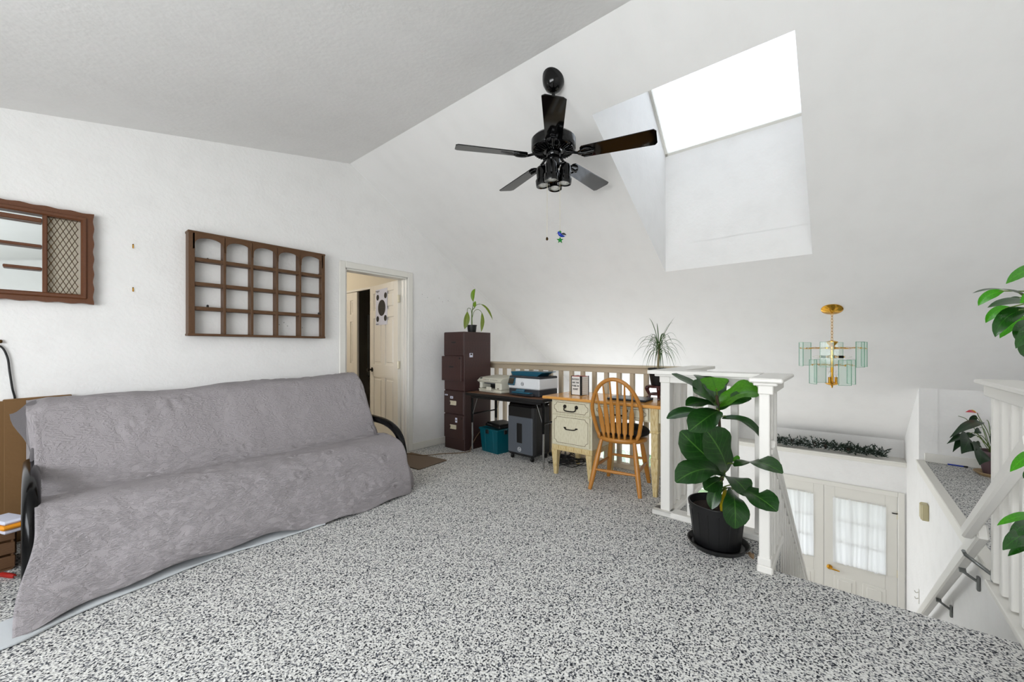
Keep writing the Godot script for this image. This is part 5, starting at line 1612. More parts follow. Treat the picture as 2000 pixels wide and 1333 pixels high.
var CABINET_PLANT := [
	[Vector3(0.018, 1.782, 0.000), Vector3(-0.003, 1.878, 0.020), Vector3(0.039, 1.943, 0.000), 0.053, Vector3(-0.200, 0.100, 1.000), "lime_bright", 0.25, 0.03],
	[Vector3(0.034, 1.706, 0.020), Vector3(0.040, 1.747, 0.050), Vector3(0.048, 1.785, 0.050), 0.043, Vector3(-0.300, 0.200, 1.000), "lime_bright", 0.30, 0.03],
	[Vector3(-0.054, 1.661, 0.030), Vector3(-0.048, 1.555, 0.060), Vector3(-0.085, 1.444, 0.050), 0.071, Vector3(0.100, 0.100, 1.000), "lime", 0.15, 0.05],
	[Vector3(0.123, 1.650, 0.020), Vector3(0.149, 1.539, 0.040), Vector3(0.116, 1.410, 0.030), 0.048, Vector3(-0.200, 0.100, 1.000), "lime", 0.30, 0.12],
	[Vector3(0.104, 1.754, 0.000), Vector3(0.195, 1.727, 0.030), Vector3(0.257, 1.557, 0.020), 0.035, Vector3(0.300, 0.600, 0.700), "lime", 0.30, 0.06],
]


# ---------------------------------------------------------------- on the gable wall
func wavy_side(s: Shape, a: Vector2, b: Vector2, inner: float, waves: int, depth: float) -> void:
	# a mitred frame side from corner a to corner b (anticlockwise), scalloped outside
	var d := (b - a).normalized()
	var n := Vector2(-d.y, d.x)     # towards the middle
	var len := a.distance_to(b)
	var poly := PackedVector2Array()
	var steps := waves * 6
	for i in steps + 1:
		var t := float(i) / steps
		var dip := 0.003 * (1.0 - cos(t * TAU * waves))
		poly.append(a + d * len * t + n * dip)
	poly.append(b - d * inner + n * inner)
	poly.append(a + d * inner + n * inner)
	s.prism(poly, depth)


func build_wall_things() -> void:
	var t := thing("wall_mirror", "brown scalloped wood mirror with small shelves and diamond lattice side panels", "mirror", Vector3(WALL_X + 0.002, 1.80, 0.36), PI / 2)
	var hw := 0.63
	var hh := 0.303
	var fr := Shape.new()
	wavy_side(fr, Vector2(-hw, -hh), Vector2(hw, -hh), 0.05, 12, 0.05)
	wavy_side(fr, Vector2(hw, -hh), Vector2(hw, hh), 0.05, 6, 0.05)
	wavy_side(fr, Vector2(hw, hh), Vector2(-hw, hh), 0.05, 12, 0.05)
	wavy_side(fr, Vector2(-hw, hh), Vector2(-hw, -hh), 0.05, 6, 0.05)
	part("frame", fr, M.cherry, t)
	var li := Shape.new()
	var iw := hw - 0.046
	var ih := hh - 0.046
	for q in [[Vector3(0, -ih, 0.03), Vector3(2 * iw + 0.03, 0.03, 0.06)], [Vector3(0, ih, 0.03), Vector3(2 * iw + 0.03, 0.03, 0.06)], [Vector3(-iw, 0, 0.03), Vector3(0.03, 2 * ih, 0.06)], [Vector3(iw, 0, 0.03), Vector3(0.03, 2 * ih, 0.06)]]:
		li.box(q[0], q[1], 0.008)
	part("inner_lip", li, M.cherry, t)
	part("backing", Shape.new().box(Vector3(0, 0, 0.004), Vector3(2 * iw, 2 * ih, 0.008)), M.room, t)
	part("mirror_glass", Shape.new().box(Vector3(0, 0, 0.011), Vector3(0.82, 2 * ih - 0.02, 0.006)), M.mirror, t)
	for x in [-0.415, 0.415]:
		part("mullion", Shape.new().box(Vector3(x, 0, 0.027), Vector3(0.022, 2 * ih, 0.044), 0.004), M.cherry, t)
		var mid: float = 0.492 * signf(x)
		var la := Shape.new()
		var w := 0.066
		var h := ih - 0.012
		for k in range(-14, 15):
			for sg in [1, -1]:
				# lines y = c + 1.35 sg x kept inside the panel
				var c := k * 0.054
				var sl: float = 2.1 * sg
				var xa := -w
				var xb := w
				var y1: float = (h - c) / sl
				var y2: float = (-h - c) / sl
				xa = maxf(xa, minf(y1, y2))
				xb = minf(xb, maxf(y1, y2))
				if xb - xa > 0.004:
					la.bar(Vector3(mid + xa, c + sl * xa, 0.026 + 0.002 * sg), Vector3(mid + xb, c + sl * xb, 0.026 + 0.002 * sg), 0.0035, 0.0035, 0.0, Vector3(0, 0, 1))
		part("lattice", la, M.old_brass, t)
	for q in [[-0.403, 0.403, 0.205, 0.028], [-0.403, 0.403, 0.043, 0.018], [0.25, 0.403, -0.098, 0.018], [-0.403, -0.25, -0.098, 0.018]]:
		part("shelf", Shape.new().box(Vector3((q[0] + q[1]) / 2, q[2], 0.034), Vector3(q[1] - q[0], q[3], 0.04), 0.004), M.cherry, t)
	# display rack
	t = thing("display_rack", "dark wood wall rack of twenty open cubbies with arched tops", "rack", Vector3(WALL_X + 0.001, 1.705, -1.282), PI / 2)
	var rw := 0.519
	var rh := 0.40
	var dp := 0.085
	part("side", Shape.new().span(Vector3(-rw, -rh, 0), Vector3(-rw + 0.018, rh, dp), 0.003), M.walnut_up, t)
	part("side", Shape.new().span(Vector3(rw - 0.018, -rh, 0), Vector3(rw, rh, dp), 0.003), M.walnut_up, t)
	part("top", Shape.new().span(Vector3(-rw - 0.004, rh - 0.014, 0), Vector3(rw + 0.004, rh + 0.004, dp + 0.006), 0.003), M.walnut, t)
	part("bottom", Shape.new().span(Vector3(-rw - 0.004, -rh - 0.004, 0), Vector3(rw + 0.004, -rh + 0.014, dp + 0.006), 0.003), M.walnut, t)
	part("stile", Shape.new().span(Vector3(-rw, -rh, dp - 0.004), Vector3(-rw + 0.04, rh, dp + 0.004), 0.002), M.walnut_up, t)
	part("stile", Shape.new().span(Vector3(rw - 0.03, -rh, dp - 0.004), Vector3(rw, rh, dp + 0.004), 0.002), M.walnut_up, t)
	var cw := (2 * rw - 0.07) / 5.0
	for i in range(1, 5):
		var x := -rw + 0.04 + cw * i
		part("divider", Shape.new().span(Vector3(x - 0.009, -rh, 0.005), Vector3(x + 0.009, rh - 0.02, dp), 0.002), M.walnut_up, t)
	for i in range(1, 4):
		var y := rh - 0.02 - i * 0.19
		part("shelf", Shape.new().span(Vector3(-rw + 0.015, y - 0.014, 0.005), Vector3(rw - 0.015, y + 0.014, dp - 0.004), 0.002), M.walnut, t)
	for i in 5:
		var a := -rw + 0.04 + cw * i + (0.009 if i > 0 else 0.0)
		var b := -rw + 0.04 + cw * (i + 1) - (0.009 if i < 4 else 0.0)
		if i == 0: a -= 0.002
		var poly := PackedVector2Array([Vector2(a - 0.011, rh - 0.01), Vector2(a - 0.011, rh - 0.135), Vector2(a, rh - 0.135)])
		for k in 13:
			var an := PI - PI * k / 12.0
			poly.append(Vector2((a + b) / 2 + cos(an) * (b - a) / 2 * 1.0, rh - 0.115 + pow(absf(sin(an)), 0.6) * 0.075))
		poly.append(Vector2(b, rh - 0.135))
		poly.append(Vector2(b + 0.011, rh - 0.135))
		poly.append(Vector2(b + 0.011, rh - 0.01))
		part("arch", Shape.new().prism(poly, 0.008, Transform3D(Basis(), Vector3(0, 0, dp - 0.004))), M.walnut, t)
	for q in [[-0.39, 0.193], [-0.39, -0.177], [0.48, 0.193], [0.48, -0.177]]:
		part("clip", Shape.new().box(Vector3(q[0], q[1] + 0.008, 0.045), Vector3(0.014, 0.028, 0.02), 0.005), M.black, t)
	# hooks and old nail holes
	for i in 2:
		var y: float = [1.937, 1.627][i]
		var h := thing("wall_hook", ["small brass picture hook on the wall, upper of the pair", "small brass picture hook on the wall, lower of the pair"][i], "hook", Vector3(WALL_X, y, -0.466), PI / 2)
		part("plate", Shape.new().box(Vector3(0, 0, 0.002), Vector3(0.008, 0.03, 0.003), 0.001), M.brass, h)
		part("hook", Shape.new().tube(curve([Vector3(0, 0.004, 0.004), Vector3(0, -0.012, 0.006), Vector3(0, -0.016, 0.013), Vector3(0, -0.008, 0.016)], 3), 0.002, 6), M.brass, h)
		part("nail", Shape.new().tube([Vector3(0, 0.010, 0), Vector3(0, 0.014, 0.010)], 0.0022, 6), M.ink, h)
	var nails := [[-1.02, 1.53], [-1.20, 1.625], [-1.43, 1.42], [-1.47, 1.44], [-1.50, 1.41], [-1.60, 1.45], [-1.63, 1.40], [-3.02, 1.86], [-3.10, 1.83], [-3.28, 1.84], [-3.34, 1.80], [-3.43, 1.82]]
	for i in nails.size():
		single("nail_hole", Shape.new().lathe([Vector2(0, 0.0), Vector2(0.0035, 0.0), Vector2(0.0025, 0.002), Vector2(0, 0.002)], 7, Transform3D(Basis(Vector3(0, 0, 1), -PI / 2), Vector3(WALL_X, nails[i][1], nails[i][0]))), M.ink_brown, "tiny dark nail hole in the white gable wall" if i < 7 else "tiny dark nail hole in the wall between the door and file cabinets", "nail hole", "nail holes seen through the rack" if i < 7 else "nail holes beside the file cabinets")
	# the paper target on the bedroom door
	var d := get_node("door_1")
	t = thing("shooting_target", "white paper target with one big and four small black discs on the door", "poster", d.transform * Vector3(0.425, 1.715, -0.0185), d.rotation.y + PI)
	part("sheet", Shape.new().box(Vector3.ZERO, Vector3(0.315, 0.45, 0.0016)), M.paper_cool, t)
	var disc := func(c: Vector2, r: float, z: float, m: Material) -> void:
		part("disc", Shape.new().lathe([Vector2(0, 0), Vector2(r, 0), Vector2(r, 0.0004), Vector2(0, 0.0004)], 32, Transform3D(Basis(Vector3(1, 0, 0), PI / 2), Vector3(c.x, c.y, z))), m, t)
	disc.call(Vector2(0.012, -0.012), 0.101, 0.001, M.ink_brown)
	for q in [[-0.10, 0.125], [0.113, 0.135], [-0.10, -0.147], [0.110, -0.145]]: disc.call(Vector2(q[0], q[1]), 0.037, 0.001, M.ink_brown)
	var rings := Shape.new()
	for r in [0.025, 0.045, 0.065, 0.085]: rings.lathe([Vector2(r, 0), Vector2(r + 0.0015, 0), Vector2(r + 0.0015, 0.0004), Vector2(r, 0.0004)], 32, Transform3D(Basis(Vector3(1, 0, 0), PI / 2), Vector3(0.012, -0.012, 0.0015)))
	rings.box(Vector3(0.012, -0.012, 0.0017), Vector3(0.17, 0.0015, 0.0004))
	rings.box(Vector3(0.012, -0.012, 0.0017), Vector3(0.0015, 0.17, 0.0004))
	part("ring", rings, M.ink_pale, t)
	text_part("Thompson", 0.022, 0.0005, M.ink, t, Vector3(-0.105, 0.205, 0.0012))
	text_part("TARGET", 0.012, 0.0005, M.ink_pale, t, Vector3(-0.10, 0.187, 0.0012))
	text_part("Thompson", 0.016, 0.0005, M.ink, t, Vector3(-0.115, -0.212, 0.0012))


# ---------------------------------------------------------------- plants
const OUT_FIG := [0.10, 0.40, 0.58, 0.64, 0.70, 0.84, 0.97, 1.0, 0.92, 0.66, 0.10]
const OUT_OVAL := [0.06, 0.45, 0.78, 0.96, 1.0, 0.94, 0.78, 0.52, 0.05]
const OUT_HEART := [0.55, 0.95, 1.0, 0.93, 0.8, 0.62, 0.42, 0.22, 0.03]
const OUT_LONG := [0.08, 0.55, 0.9, 1.0, 0.95, 0.85, 0.72, 0.45, 0.03]


func leaves(t: Node3D, rows: Array, outline: Array, down: float, nl := 14) -> void:
	var i := 0
	for r in rows:
		var s := Shape.new()
		var o := Vector3(0, -down, 0)
		s.leaf(r[0] + o, r[1] + o, r[2] + o, r[3], r[4], outline, r[6], r[7] * 1.4, i * 1.7, nl)
		part("leaf", s, M[r[5]], t)
		i += 1


func vase(t: Node3D, r0: float, r1: float, h: float, m: Material, soil: float, called := "pot", ribs := 0) -> void:
	var s := Shape.new()
	s.lathe([Vector2(0, 0), Vector2(r0 * 0.94, 0), Vector2(r0, 0.008), Vector2(r1 * 0.965, h * 0.90), Vector2(r1, h * 0.905), Vector2(r1 * 1.015, h * 0.985), Vector2(r1, h), Vector2(r1 * 0.955, h), Vector2(r1 * 0.94, h * 0.9), Vector2(r1 * 0.9, soil * h * 0.97)], 40)
	for k in ribs:
		var a := TAU * k / ribs
		var d := Vector3(cos(a), 0, sin(a))
		s.bar(d * (r0 * 1.0) + Vector3(0, 0.03, 0), d * (r1 * 0.955) + Vector3(0, h * 0.84, 0), 0.006, 0.006, 0.002, d)
	part(called, s, m, t)
	part("soil", Shape.new().lathe([Vector2(0, soil * h + 0.012), Vector2(r1 * 0.5, soil * h + 0.006), Vector2(r1 * 0.93, soil * h - 0.004)], 24), M.soil, t)


func build_plants() -> void:
	var face := atan2(648.0, 780.0)
	# fiddle leaf fig
	var t := thing("fiddle_leaf_fig", "tall fiddle leaf fig with big dark leaves in a black nursery pot", "plant", Vector3(-0.596, 0.012, -2.673), face)
	vase(t, 0.128, 0.160, 0.255, M.plastic_pot, 0.84, "pot", 16)
	part("stem", Shape.new().tube(curve([Vector3(0, 0.19, 0), Vector3(0.013, 0.324, 0), Vector3(0.038, 0.416, 0), Vector3(0.051, 0.467, 0), Vector3(0.046, 0.56, -0.01), Vector3(0.026, 0.662, -0.01), Vector3(0.015, 0.744, 0), Vector3(0.007, 0.847, 0), Vector3(-0.002, 0.905, 0)], 3), 0.009, 8), M.bark, t)
	leaves(t, FIG, OUT_FIG, 0.012, 20)
	var pet := Shape.new()
	for r in FIG:
		var b: Vector3 = r[0]
		var sx := lerpf(0.0, 0.045, clampf((b.y - 0.2) / 0.27, 0, 1)) if b.y < 0.47 else lerpf(0.05, 0.003, clampf((b.y - 0.47) / 0.38, 0, 1))
		pet.tube(curve([Vector3(sx, b.y - 0.045, 0), (Vector3(sx, b.y - 0.02, 0) + b) / 2, b, b.lerp(r[1], 0.15)], 3), 0.004, 6)
	var po := part("petioles", pet, M.stem_green, t)
	po.set_meta("kind", "stuff")
	var sc := Shape.new()
	sc.lathe([Vector2(0, 0), Vector2(0.145, 0), Vector2(0.168, 0.03), Vector2(0.172, 0.034), Vector2(0.165, 0.036), Vector2(0.145, 0.010), Vector2(0, 0.009)], 40, Transform3D(Basis(), Vector3(-0.59, 0.0, -2.672)))
	single("plant_saucer", sc, M.plastic_pot, "round black plastic saucer under the fiddle leaf fig pot", "saucer")
	var dl := Shape.new()
	dl.leaf(Vector3(-0.43, 0.012, -2.645), Vector3(-0.415, 0.035, -2.63), Vector3(-0.392, 0.01, -2.605), 0.035, Vector3(0, 1, 0.2), OUT_OVAL, 0.5, 0.4, 0.0, 8)
	single("fallen_leaf", dl, M.cord_tan, "small dry tan leaf on the carpet beside the plant saucer", "leaf")
	# plant on the cabinets
	t = thing("dumb_cane", "pale green drooping plant in a small black pot on the file cabinet", "plant", Vector3(-3.53, 1.403, -3.475), face)
	vase(t, 0.050, 0.062, 0.092, M.plastic_pot, 0.85)
	var dn := Vector3(0, -1.404, 0)
	part("stem", Shape.new().tube(curve([Vector3(0, 1.46, 0) + dn, Vector3(0, 1.641, 0) + dn, Vector3(0.010, 1.706, 0) + dn, Vector3(0.018, 1.79, 0) + dn], 4), [0.008, 0.008, 0.0075, 0.007, 0.0065, 0.006, 0.006, 0.0055, 0.005, 0.0045, 0.004, 0.0035, 0.003], 8), M.stem_green, t)
	for pl in [[Vector3(0, 1.60, 0), Vector3(-0.010, 1.686, 0.01), Vector3(-0.033, 1.704, 0.02), Vector3(-0.052, 1.691, 0.03), Vector3(-0.055, 1.655, 0.03)], [Vector3(0.002, 1.58, 0), Vector3(0.028, 1.661, 0.01), Vector3(0.063, 1.684, 0.02), Vector3(0.099, 1.676, 0.02), Vector3(0.123, 1.646, 0.02)], [Vector3(0.008, 1.68, 0), Vector3(0.048, 1.734, 0), Vector3(0.078, 1.752, 0), Vector3(0.105, 1.754, 0)], [Vector3(0.01, 1.69, 0.0), Vector3(0.03, 1.70, 0.015), Vector3(0.036, 1.715, 0.02)]]:
		var pp := []
		for v in pl: pp.append(v + dn)
		part("petiole", Shape.new().tube(curve(pp, 4), 0.0032, 6), M.stem_green, t)
	leaves(t, CABINET_PLANT, OUT_OVAL, 1.404)
	# dragon tree on its carved stand on the desk
	t = thing("plant_stand", "small carved dark red wooden stand on the corner of the desk", "stand", Vector3(-1.27, 0.749, -3.575), face)
	part("top", Shape.new().lathe([Vector2(0, 0.108), Vector2(0.095, 0.108), Vector2(0.10, 0.113), Vector2(0.10, 0.122), Vector2(0.092, 0.126), Vector2(0, 0.126)], 24), M.rosewood, t)
	part("ring", Shape.new().lathe([Vector2(0.06, 0.042), Vector2(0.078, 0.042), Vector2(0.078, 0.056), Vector2(0.06, 0.056), Vector2(0.06, 0.042)], 24), M.rosewood, t)
	for k in 4:
		var a := TAU * k / 4.0 + 0.35
		var d := Vector3(cos(a), 0, sin(a))
		var pts := []
		for q in [[0.088, 0.112], [0.100, 0.095], [0.085, 0.06], [0.074, 0.035], [0.088, 0.016], [0.106, 0.013]]: pts.append(d * q[0] + Vector3(0, q[1], 0))
		part("leg", Shape.new().tube(curve(pts, 4), [0.018, 0.018, 0.018, 0.018, 0.017, 0.016, 0.015, 0.014, 0.013, 0.012, 0.011, 0.011, 0.011, 0.011, 0.012, 0.012, 0.012, 0.012, 0.012, 0.011, 0.008], 8), M.rosewood, t)
	t = thing("dragon_tree", "thin-leaved dragon tree in a dark pot on the carved stand", "plant", Vector3(-1.275, 0.8745, -3.575), face)
	vase(t, 0.060, 0.086, 0.155, M.plastic_pot, 0.9)
	part("trunk", Shape.new().tube(curve([Vector3(0, 0.13, 0), Vector3(0.002, 0.22, 0), Vector3(0.006, 0.30, 0), Vector3(0.010, 0.37, 0)], 3), [0.0105, 0.0105, 0.010, 0.0098, 0.0095, 0.009, 0.0085, 0.008, 0.007, 0.006], 8), M.cane, t)
	var r := RandomNumberGenerator.new()
	r.seed = 21
	for k in 54:
		var a := k * 2.39996 + r.randf_range(-0.3, 0.3)
		var lift := 1.0 - k / 54.0
		var reach := r.randf_range(0.10, 0.20) * (0.75 + 0.5 * sin(PI * (1.0 - lift)))
		var d := Vector3(cos(a), 0, sin(a))
		var b := Vector3(0.008, 0.27 + 0.11 * lift, 0) + d * 0.008
		var up := lerpf(0.02, 0.16, lift) * r.randf_range(0.7, 1.1)
		var drop := lerpf(0.22, 0.10, lift) * r.randf_range(0.7, 1.1)
		if k < 4: drop = -0.02 - 0.03 * k
		var tip := b + d * reach + Vector3(0, up - drop, 0)
		var mid := b + d * reach * 0.62 + Vector3(0, up + 0.05, 0)
		part("leaf", Shape.new().leaf(b, mid, tip, 0.0085, Vector3(0, 1, 0.01), [0.7, 1.0, 1.0, 0.85, 0.5, 0.05], 0.5, 0.0, 0.0, 9), M.blade, t)
	# anthurium in the alcove
	t = thing("anthurium", "dark leaved flowering plant with a pink spathe in the carpeted alcove", "plant", Vector3(1.09, 0.012, -5.80), face)
	vase(t, 0.070, 0.112, 0.225, M.terracotta, 0.88)
	leaves(t, ANTHURIUM, OUT_HEART, 0.012)
	for v in [Vector3(-0.128, 0.526, 0.05), Vector3(-0.29, 0.40, 0.05), Vector3(-0.268, 0.372, 0.03), Vector3(-0.228, 0.372, 0.06), Vector3(-0.128, 0.281, 0.08), Vector3(-0.134, 0.446, 0), Vector3(-0.16, 0.543, -0.02), Vector3(-0.336, 0.554, 0), Vector3(0.0, 0.43, 0), Vector3(-0.01, 0.335, 0.05)]:
		part("petiole", Shape.new().tube(curve([Vector3(-0.01, 0.17, 0), Vector3(-0.02 + v.x * 0.15, 0.26, v.z * 0.3), v * 0.7 + Vector3(0, 0.115, 0), v], 4), 0.0028, 5), M.stem_green, t)
	var fl := Shape.new()
	fl.leaf(Vector3(-0.16, 0.585, 0), Vector3(-0.21, 0.600, 0.01), Vector3(-0.272, 0.592, 0.0), 0.075, Vector3(0, 1, 0.35), OUT_HEART, 0.15, 0.0, 0.0, 8)
	part("petiole", Shape.new().tube(curve([Vector3(-0.01, 0.17, 0), Vector3(-0.05, 0.38, 0), Vector3(-0.14, 0.54, 0), Vector3(-0.16, 0.586, 0)], 4), 0.003, 5), M.stem_green, t)
	part("spathe", fl, M.spathe, t)
	part("spadix", Shape.new().tube([Vector3(-0.18, 0.592, 0.004), Vector3(-0.20, 0.605, 0.008), Vector3(-0.222, 0.614, 0.01)], [0.005, 0.006, 0.003], 7), M.spadix, t)
	single("plant_saucer", Shape.new().lathe([Vector2(0, 0), Vector2(0.095, 0), Vector2(0.13, 0.028), Vector2(0.134, 0.034), Vector2(0.127, 0.036), Vector2(0.092, 0.011), Vector2(0, 0.010)], 32, Transform3D(Basis(), Vector3(1.09, 0.0, -5.80))), M.clay_dish, "tan clay saucer under the alcove plant pot", "saucer")
	# umbrella plant whose leaves reach in past the stair railing
	t = thing("umbrella_plant", "glossy green umbrella plant reaching in front of the stair handrail", "plant", Vector3(0.575, 0.0, -1.955), face)
	vase(t, 0.10, 0.135, 0.24, M.terracotta, 0.85)
	part("trunk", Shape.new().tube(curve([Vector3(0, 0.2, 0), Vector3(0.02, 0.6, 0), Vector3(-0.01, 1.0, 0.02), Vector3(0.0, 1.42, 0.02)], 4), 0.011, 8), M.bark, t)
	for q in [[0.62, Vector3(-0.13, 0.72, 0.12)], [0.85, Vector3(-0.13, 0.86, 0.08)], [1.15, Vector3(-0.165, 1.335, 0.05)], [1.2, Vector3(-0.15, 1.27, 0.1)]]:
		part("petiole", Shape.new().tube(curve([Vector3(0.0, q[0], 0.01), (Vector3(0, q[0] + 0.06, 0) + q[1]) / 2 + Vector3(0, 0.03, 0), q[1]], 5), 0.0035, 6), M.stem_green, t)
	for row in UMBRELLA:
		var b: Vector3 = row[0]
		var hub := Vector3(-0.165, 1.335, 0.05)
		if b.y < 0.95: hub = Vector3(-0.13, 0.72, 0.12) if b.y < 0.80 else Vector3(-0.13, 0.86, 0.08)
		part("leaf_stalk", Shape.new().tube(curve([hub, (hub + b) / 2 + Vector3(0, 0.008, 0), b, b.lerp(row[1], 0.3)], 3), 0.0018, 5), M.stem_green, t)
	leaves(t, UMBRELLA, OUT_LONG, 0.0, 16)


# ---------------------------------------------------------------- hanging things
func build_lamps() -> void:
	var face := atan2(648.0, 780.0)
	var t := thing("ceiling_fan", "black five blade ceiling fan with a four spotlight kit", "fan", Vector3(-1.511, 2.50, -2.258), face)
	# canopy and rod
	part("canopy", Shape.new().lathe([Vector2(0, 0.435), Vector2(0.022, 0.437), Vector2(0.05, 0.455), Vector2(0.070, 0.49), Vector2(0.075, 0.52), Vector2(0.074, 0.565), Vector2(0, 0.565)], 28), M.black_gloss, t)
	part("downrod", Shape.new().lathe([Vector2(0.0125, 0.1), Vector2(0.0125, 0.45)], 16), M.black_gloss, t)
	part("motor", Shape.new().lathe([Vector2(0, 0.030), Vector2(0.07, 0.030), Vector2(0.138, 0.040), Vector2(0.146, 0.044), Vector2(0.150, 0.050), Vector2(0.150, 0.112), Vector2(0.138, 0.126), Vector2(0.06, 0.142), Vector2(0.03, 0.165), Vector2(0.0, 0.165)], 40), M.black_gloss, t)
	for k in 40:
		var a := TAU * k / 40.0
		var d := Vector3(cos(a), 0, sin(a))
		part("vent_rib", Shape.new().bar(d * 0.070 + Vector3(0, 0.028, 0), d * 0.134 + Vector3(0, 0.037, 0), 0.006, 0.010, 0.002), M.black_gloss, t)
	part("switch_housing", Shape.new().lathe([Vector2(0, -0.085), Vector2(0.03, -0.083), Vector2(0.045, -0.07), Vector2(0.048, -0.02), Vector2(0.043, 0.0), Vector2(0.05, 0.012), Vector2(0.05, 0.026), Vector2(0, 0.026)], 28), M.black_gloss, t)
	for k in 5:
		var a := deg_to_rad(-95.6 + 72.0 * k)
		var b := Node3D.new()
		var turn := Basis(Vector3.UP, a) * Basis(Vector3.RIGHT, deg_to_rad(-13))
		var bs := Shape.new()
		var poly := PackedVector2Array()
		var w0 := 0.052
		var w1 := 0.067
		for q in [[0.20, -w0, 0.0], [0.645, -w1, 0.0], [0.66, -w1 + 0.018, 0.0], [0.66, w1 - 0.018, 0.0], [0.645, w1, 0.0], [0.20, w0, 0.0], [0.188, w0 - 0.015, 0.0], [0.188, -w0 + 0.015, 0.0]]: poly.append(Vector2(q[0], q[1]))
		bs.prism(poly, 0.006, Transform3D(turn * Basis(Vector3.RIGHT, PI / 2), Vector3.ZERO))
		b.free()
		part("blade", bs, M.black_gloss, t)
		var iron := Shape.new()
		var tr := func(p: Vector3) -> Vector3: return turn * p
		for sg in [-1, 1]:
			var loop := []
			for j in 14:
				var an := TAU * j / 14.0
				loop.append(tr.call(Vector3(0.225 + cos(an) * 0.038, -0.012, sg * 0.018 + sin(an) * 0.020)))
			iron.tube(loop, 0.0045, 6, true)
		iron.tube(curve([tr.call(Vector3(0.275, -0.011, 0)), tr.call(Vector3(0.20, -0.013, 0)), Vector3(cos(a), 0, -sin(a)) * 0.14 + Vector3(0, 0.004, 0), Vector3(cos(a), 0, -sin(a)) * 0.085 + Vector3(0, 0.022, 0)], 4), 0.009, 8)
		var plate := PackedVector2Array([Vector2(0.165, -0.012), Vector2(0.20, -0.035), Vector2(0.245, -0.036), Vector2(0.285, -0.015), Vector2(0.285, 0.015), Vector2(0.245, 0.036), Vector2(0.20, 0.035), Vector2(0.165, 0.012)])
		iron.prism(plate, 0.004, Transform3D(turn * Basis(Vector3.RIGHT, PI / 2), turn * Vector3(0, -0.006, 0)))
		part("blade_iron", iron, M.black_gloss, t)
	for k in 4:
		var a: float = deg_to_rad([-107.0, -14.0, 76.0, 163.0][k])
		var d := Vector3(cos(a), 0, -sin(a))
		var tilt := Basis(d.cross(Vector3.UP).normalized(), -0.10)
		var c := d * 0.078 + Vector3(0, -0.115, 0)
		var xf := Transform3D(tilt, c)
		var sp := part("spot_shade", Shape.new().lathe([Vector2(0.034, -0.07), Vector2(0.047, -0.075), Vector2(0.0485, -0.07), Vector2(0.0485, -0.035), Vector2(0.046, -0.03), Vector2(0.039, -0.028), Vector2(0.038, 0.03), Vector2(0.030, 0.055), Vector2(0.012, 0.066), Vector2(0, 0.067)], 28, xf), M.black_gloss, t)
		part("bulb", Shape.new().lathe([Vector2(0, -0.060), Vector2(0.036, -0.060), Vector2(0.046, -0.066)], 24, xf), M.bulb, sp)
		var spiral := []
		for j in 30: spiral.append(xf * Vector3(cos(j * 0.62) * (0.026 - j * 0.0007), -0.064, sin(j * 0.62) * (0.026 - j * 0.0007)))
		part("bulb_coil", Shape.new().tube(spiral, 0.0035, 6), M.paper, sp)
		part("arm", Shape.new().tube(curve([Vector3(0, -0.06, 0) + d * 0.03, d * 0.062 + Vector3(0, -0.045, 0), c + tilt * Vector3(0, 0.066, 0)], 4), 0.008, 8), M.black_gloss, t)
	part("finial", Shape.new().lathe([Vector2(0, -0.125), Vector2(0.012, -0.115), Vector2(0.012, -0.085), Vector2(0.02, -0.08), Vector2(0, -0.078)], 16), M.black_gloss, t)
	part("pull_chain", Shape.new().tube([Vector3(-0.043, -0.07, 0.02), Vector3(-0.045, -0.55, 0.02)], 0.0016, 5), M.nickel, t)
	part("pull_knob", Shape.new().lathe([Vector2(0, -0.014), Vector2(0.006, -0.011), Vector2(0.009, -0.003), Vector2(0.006, 0.006), Vector2(0.002, 0.010)], 12, Transform3D(Basis(), Vector3(-0.045, -0.558, 0.02))), M.old_brass, t)
	part("pull_chain", Shape.new().tube([Vector3(0.040, -0.07, 0.02), Vector3(0.042, -0.505, 0.02)], 0.0014, 5), M.nickel, t)
	# glass ornament on the second chain
	var at := Vector3(-1.511, 2.50, -2.258) + Basis(Vector3.UP, face) * Vector3(0.042, 0, 0.02)
	var o := thing("glass_bird_ornament", "small blue and green glass bird hanging from the fan chain", "ornament", at + Vector3(0, -0.505, 0), face)
	part("body", Shape.new().tube(curve([Vector3(-0.012, -0.006, 0), Vector3(-0.004, -0.020, 0), Vector3(0.010, -0.034, 0), Vector3(0.030, -0.040, 0)], 3), [0.003, 0.008, 0.010, 0.011, 0.012, 0.011, 0.010, 0.008, 0.005, 0.002], 8), M.blue_glass, o)
	part("head", Shape.new().lathe([Vector2(0, -0.010), Vector2(0.008, -0.007), Vector2(0.010, 0), Vector2(0.007, 0.007), Vector2(0, 0.010)], 12, Transform3D(Basis(), Vector3(0.0, -0.010, 0))), M.green_glass, o)
	part("beak", Shape.new().tube([Vector3(-0.006, -0.014, 0), Vector3(-0.026, -0.022, 0)], [0.002, 0.0006], 5), M.old_brass, o)
	for s in [-1, 1]:
		part("wing", Shape.new().leaf(Vector3(0.006, -0.022, 0.006 * s), Vector3(0.022, -0.022, 0.016 * s), Vector3(0.040, -0.036, 0.018 * s), 0.018, Vector3(0, 0.6, s), OUT_OVAL, 0.1, 0.0, 0.0, 6), M.charcoal if s > 0 else M.paper_cool, o)
	o = thing("glass_star_ornament", "small green glass star hanging below the glass bird", "ornament", at + Vector3(0, -0.545, 0), face)
	var star := PackedVector2Array()
	for k in 10:
		var a := PI / 2 + PI * k / 5.0
		star.append(Vector2(cos(a), sin(a)) * (0.024 if k % 2 == 0 else 0.010))
	part("body", Shape.new().prism(star, 0.008, Transform3D(Basis(), Vector3(0, -0.024, -0.004))), M.green_glass, o)
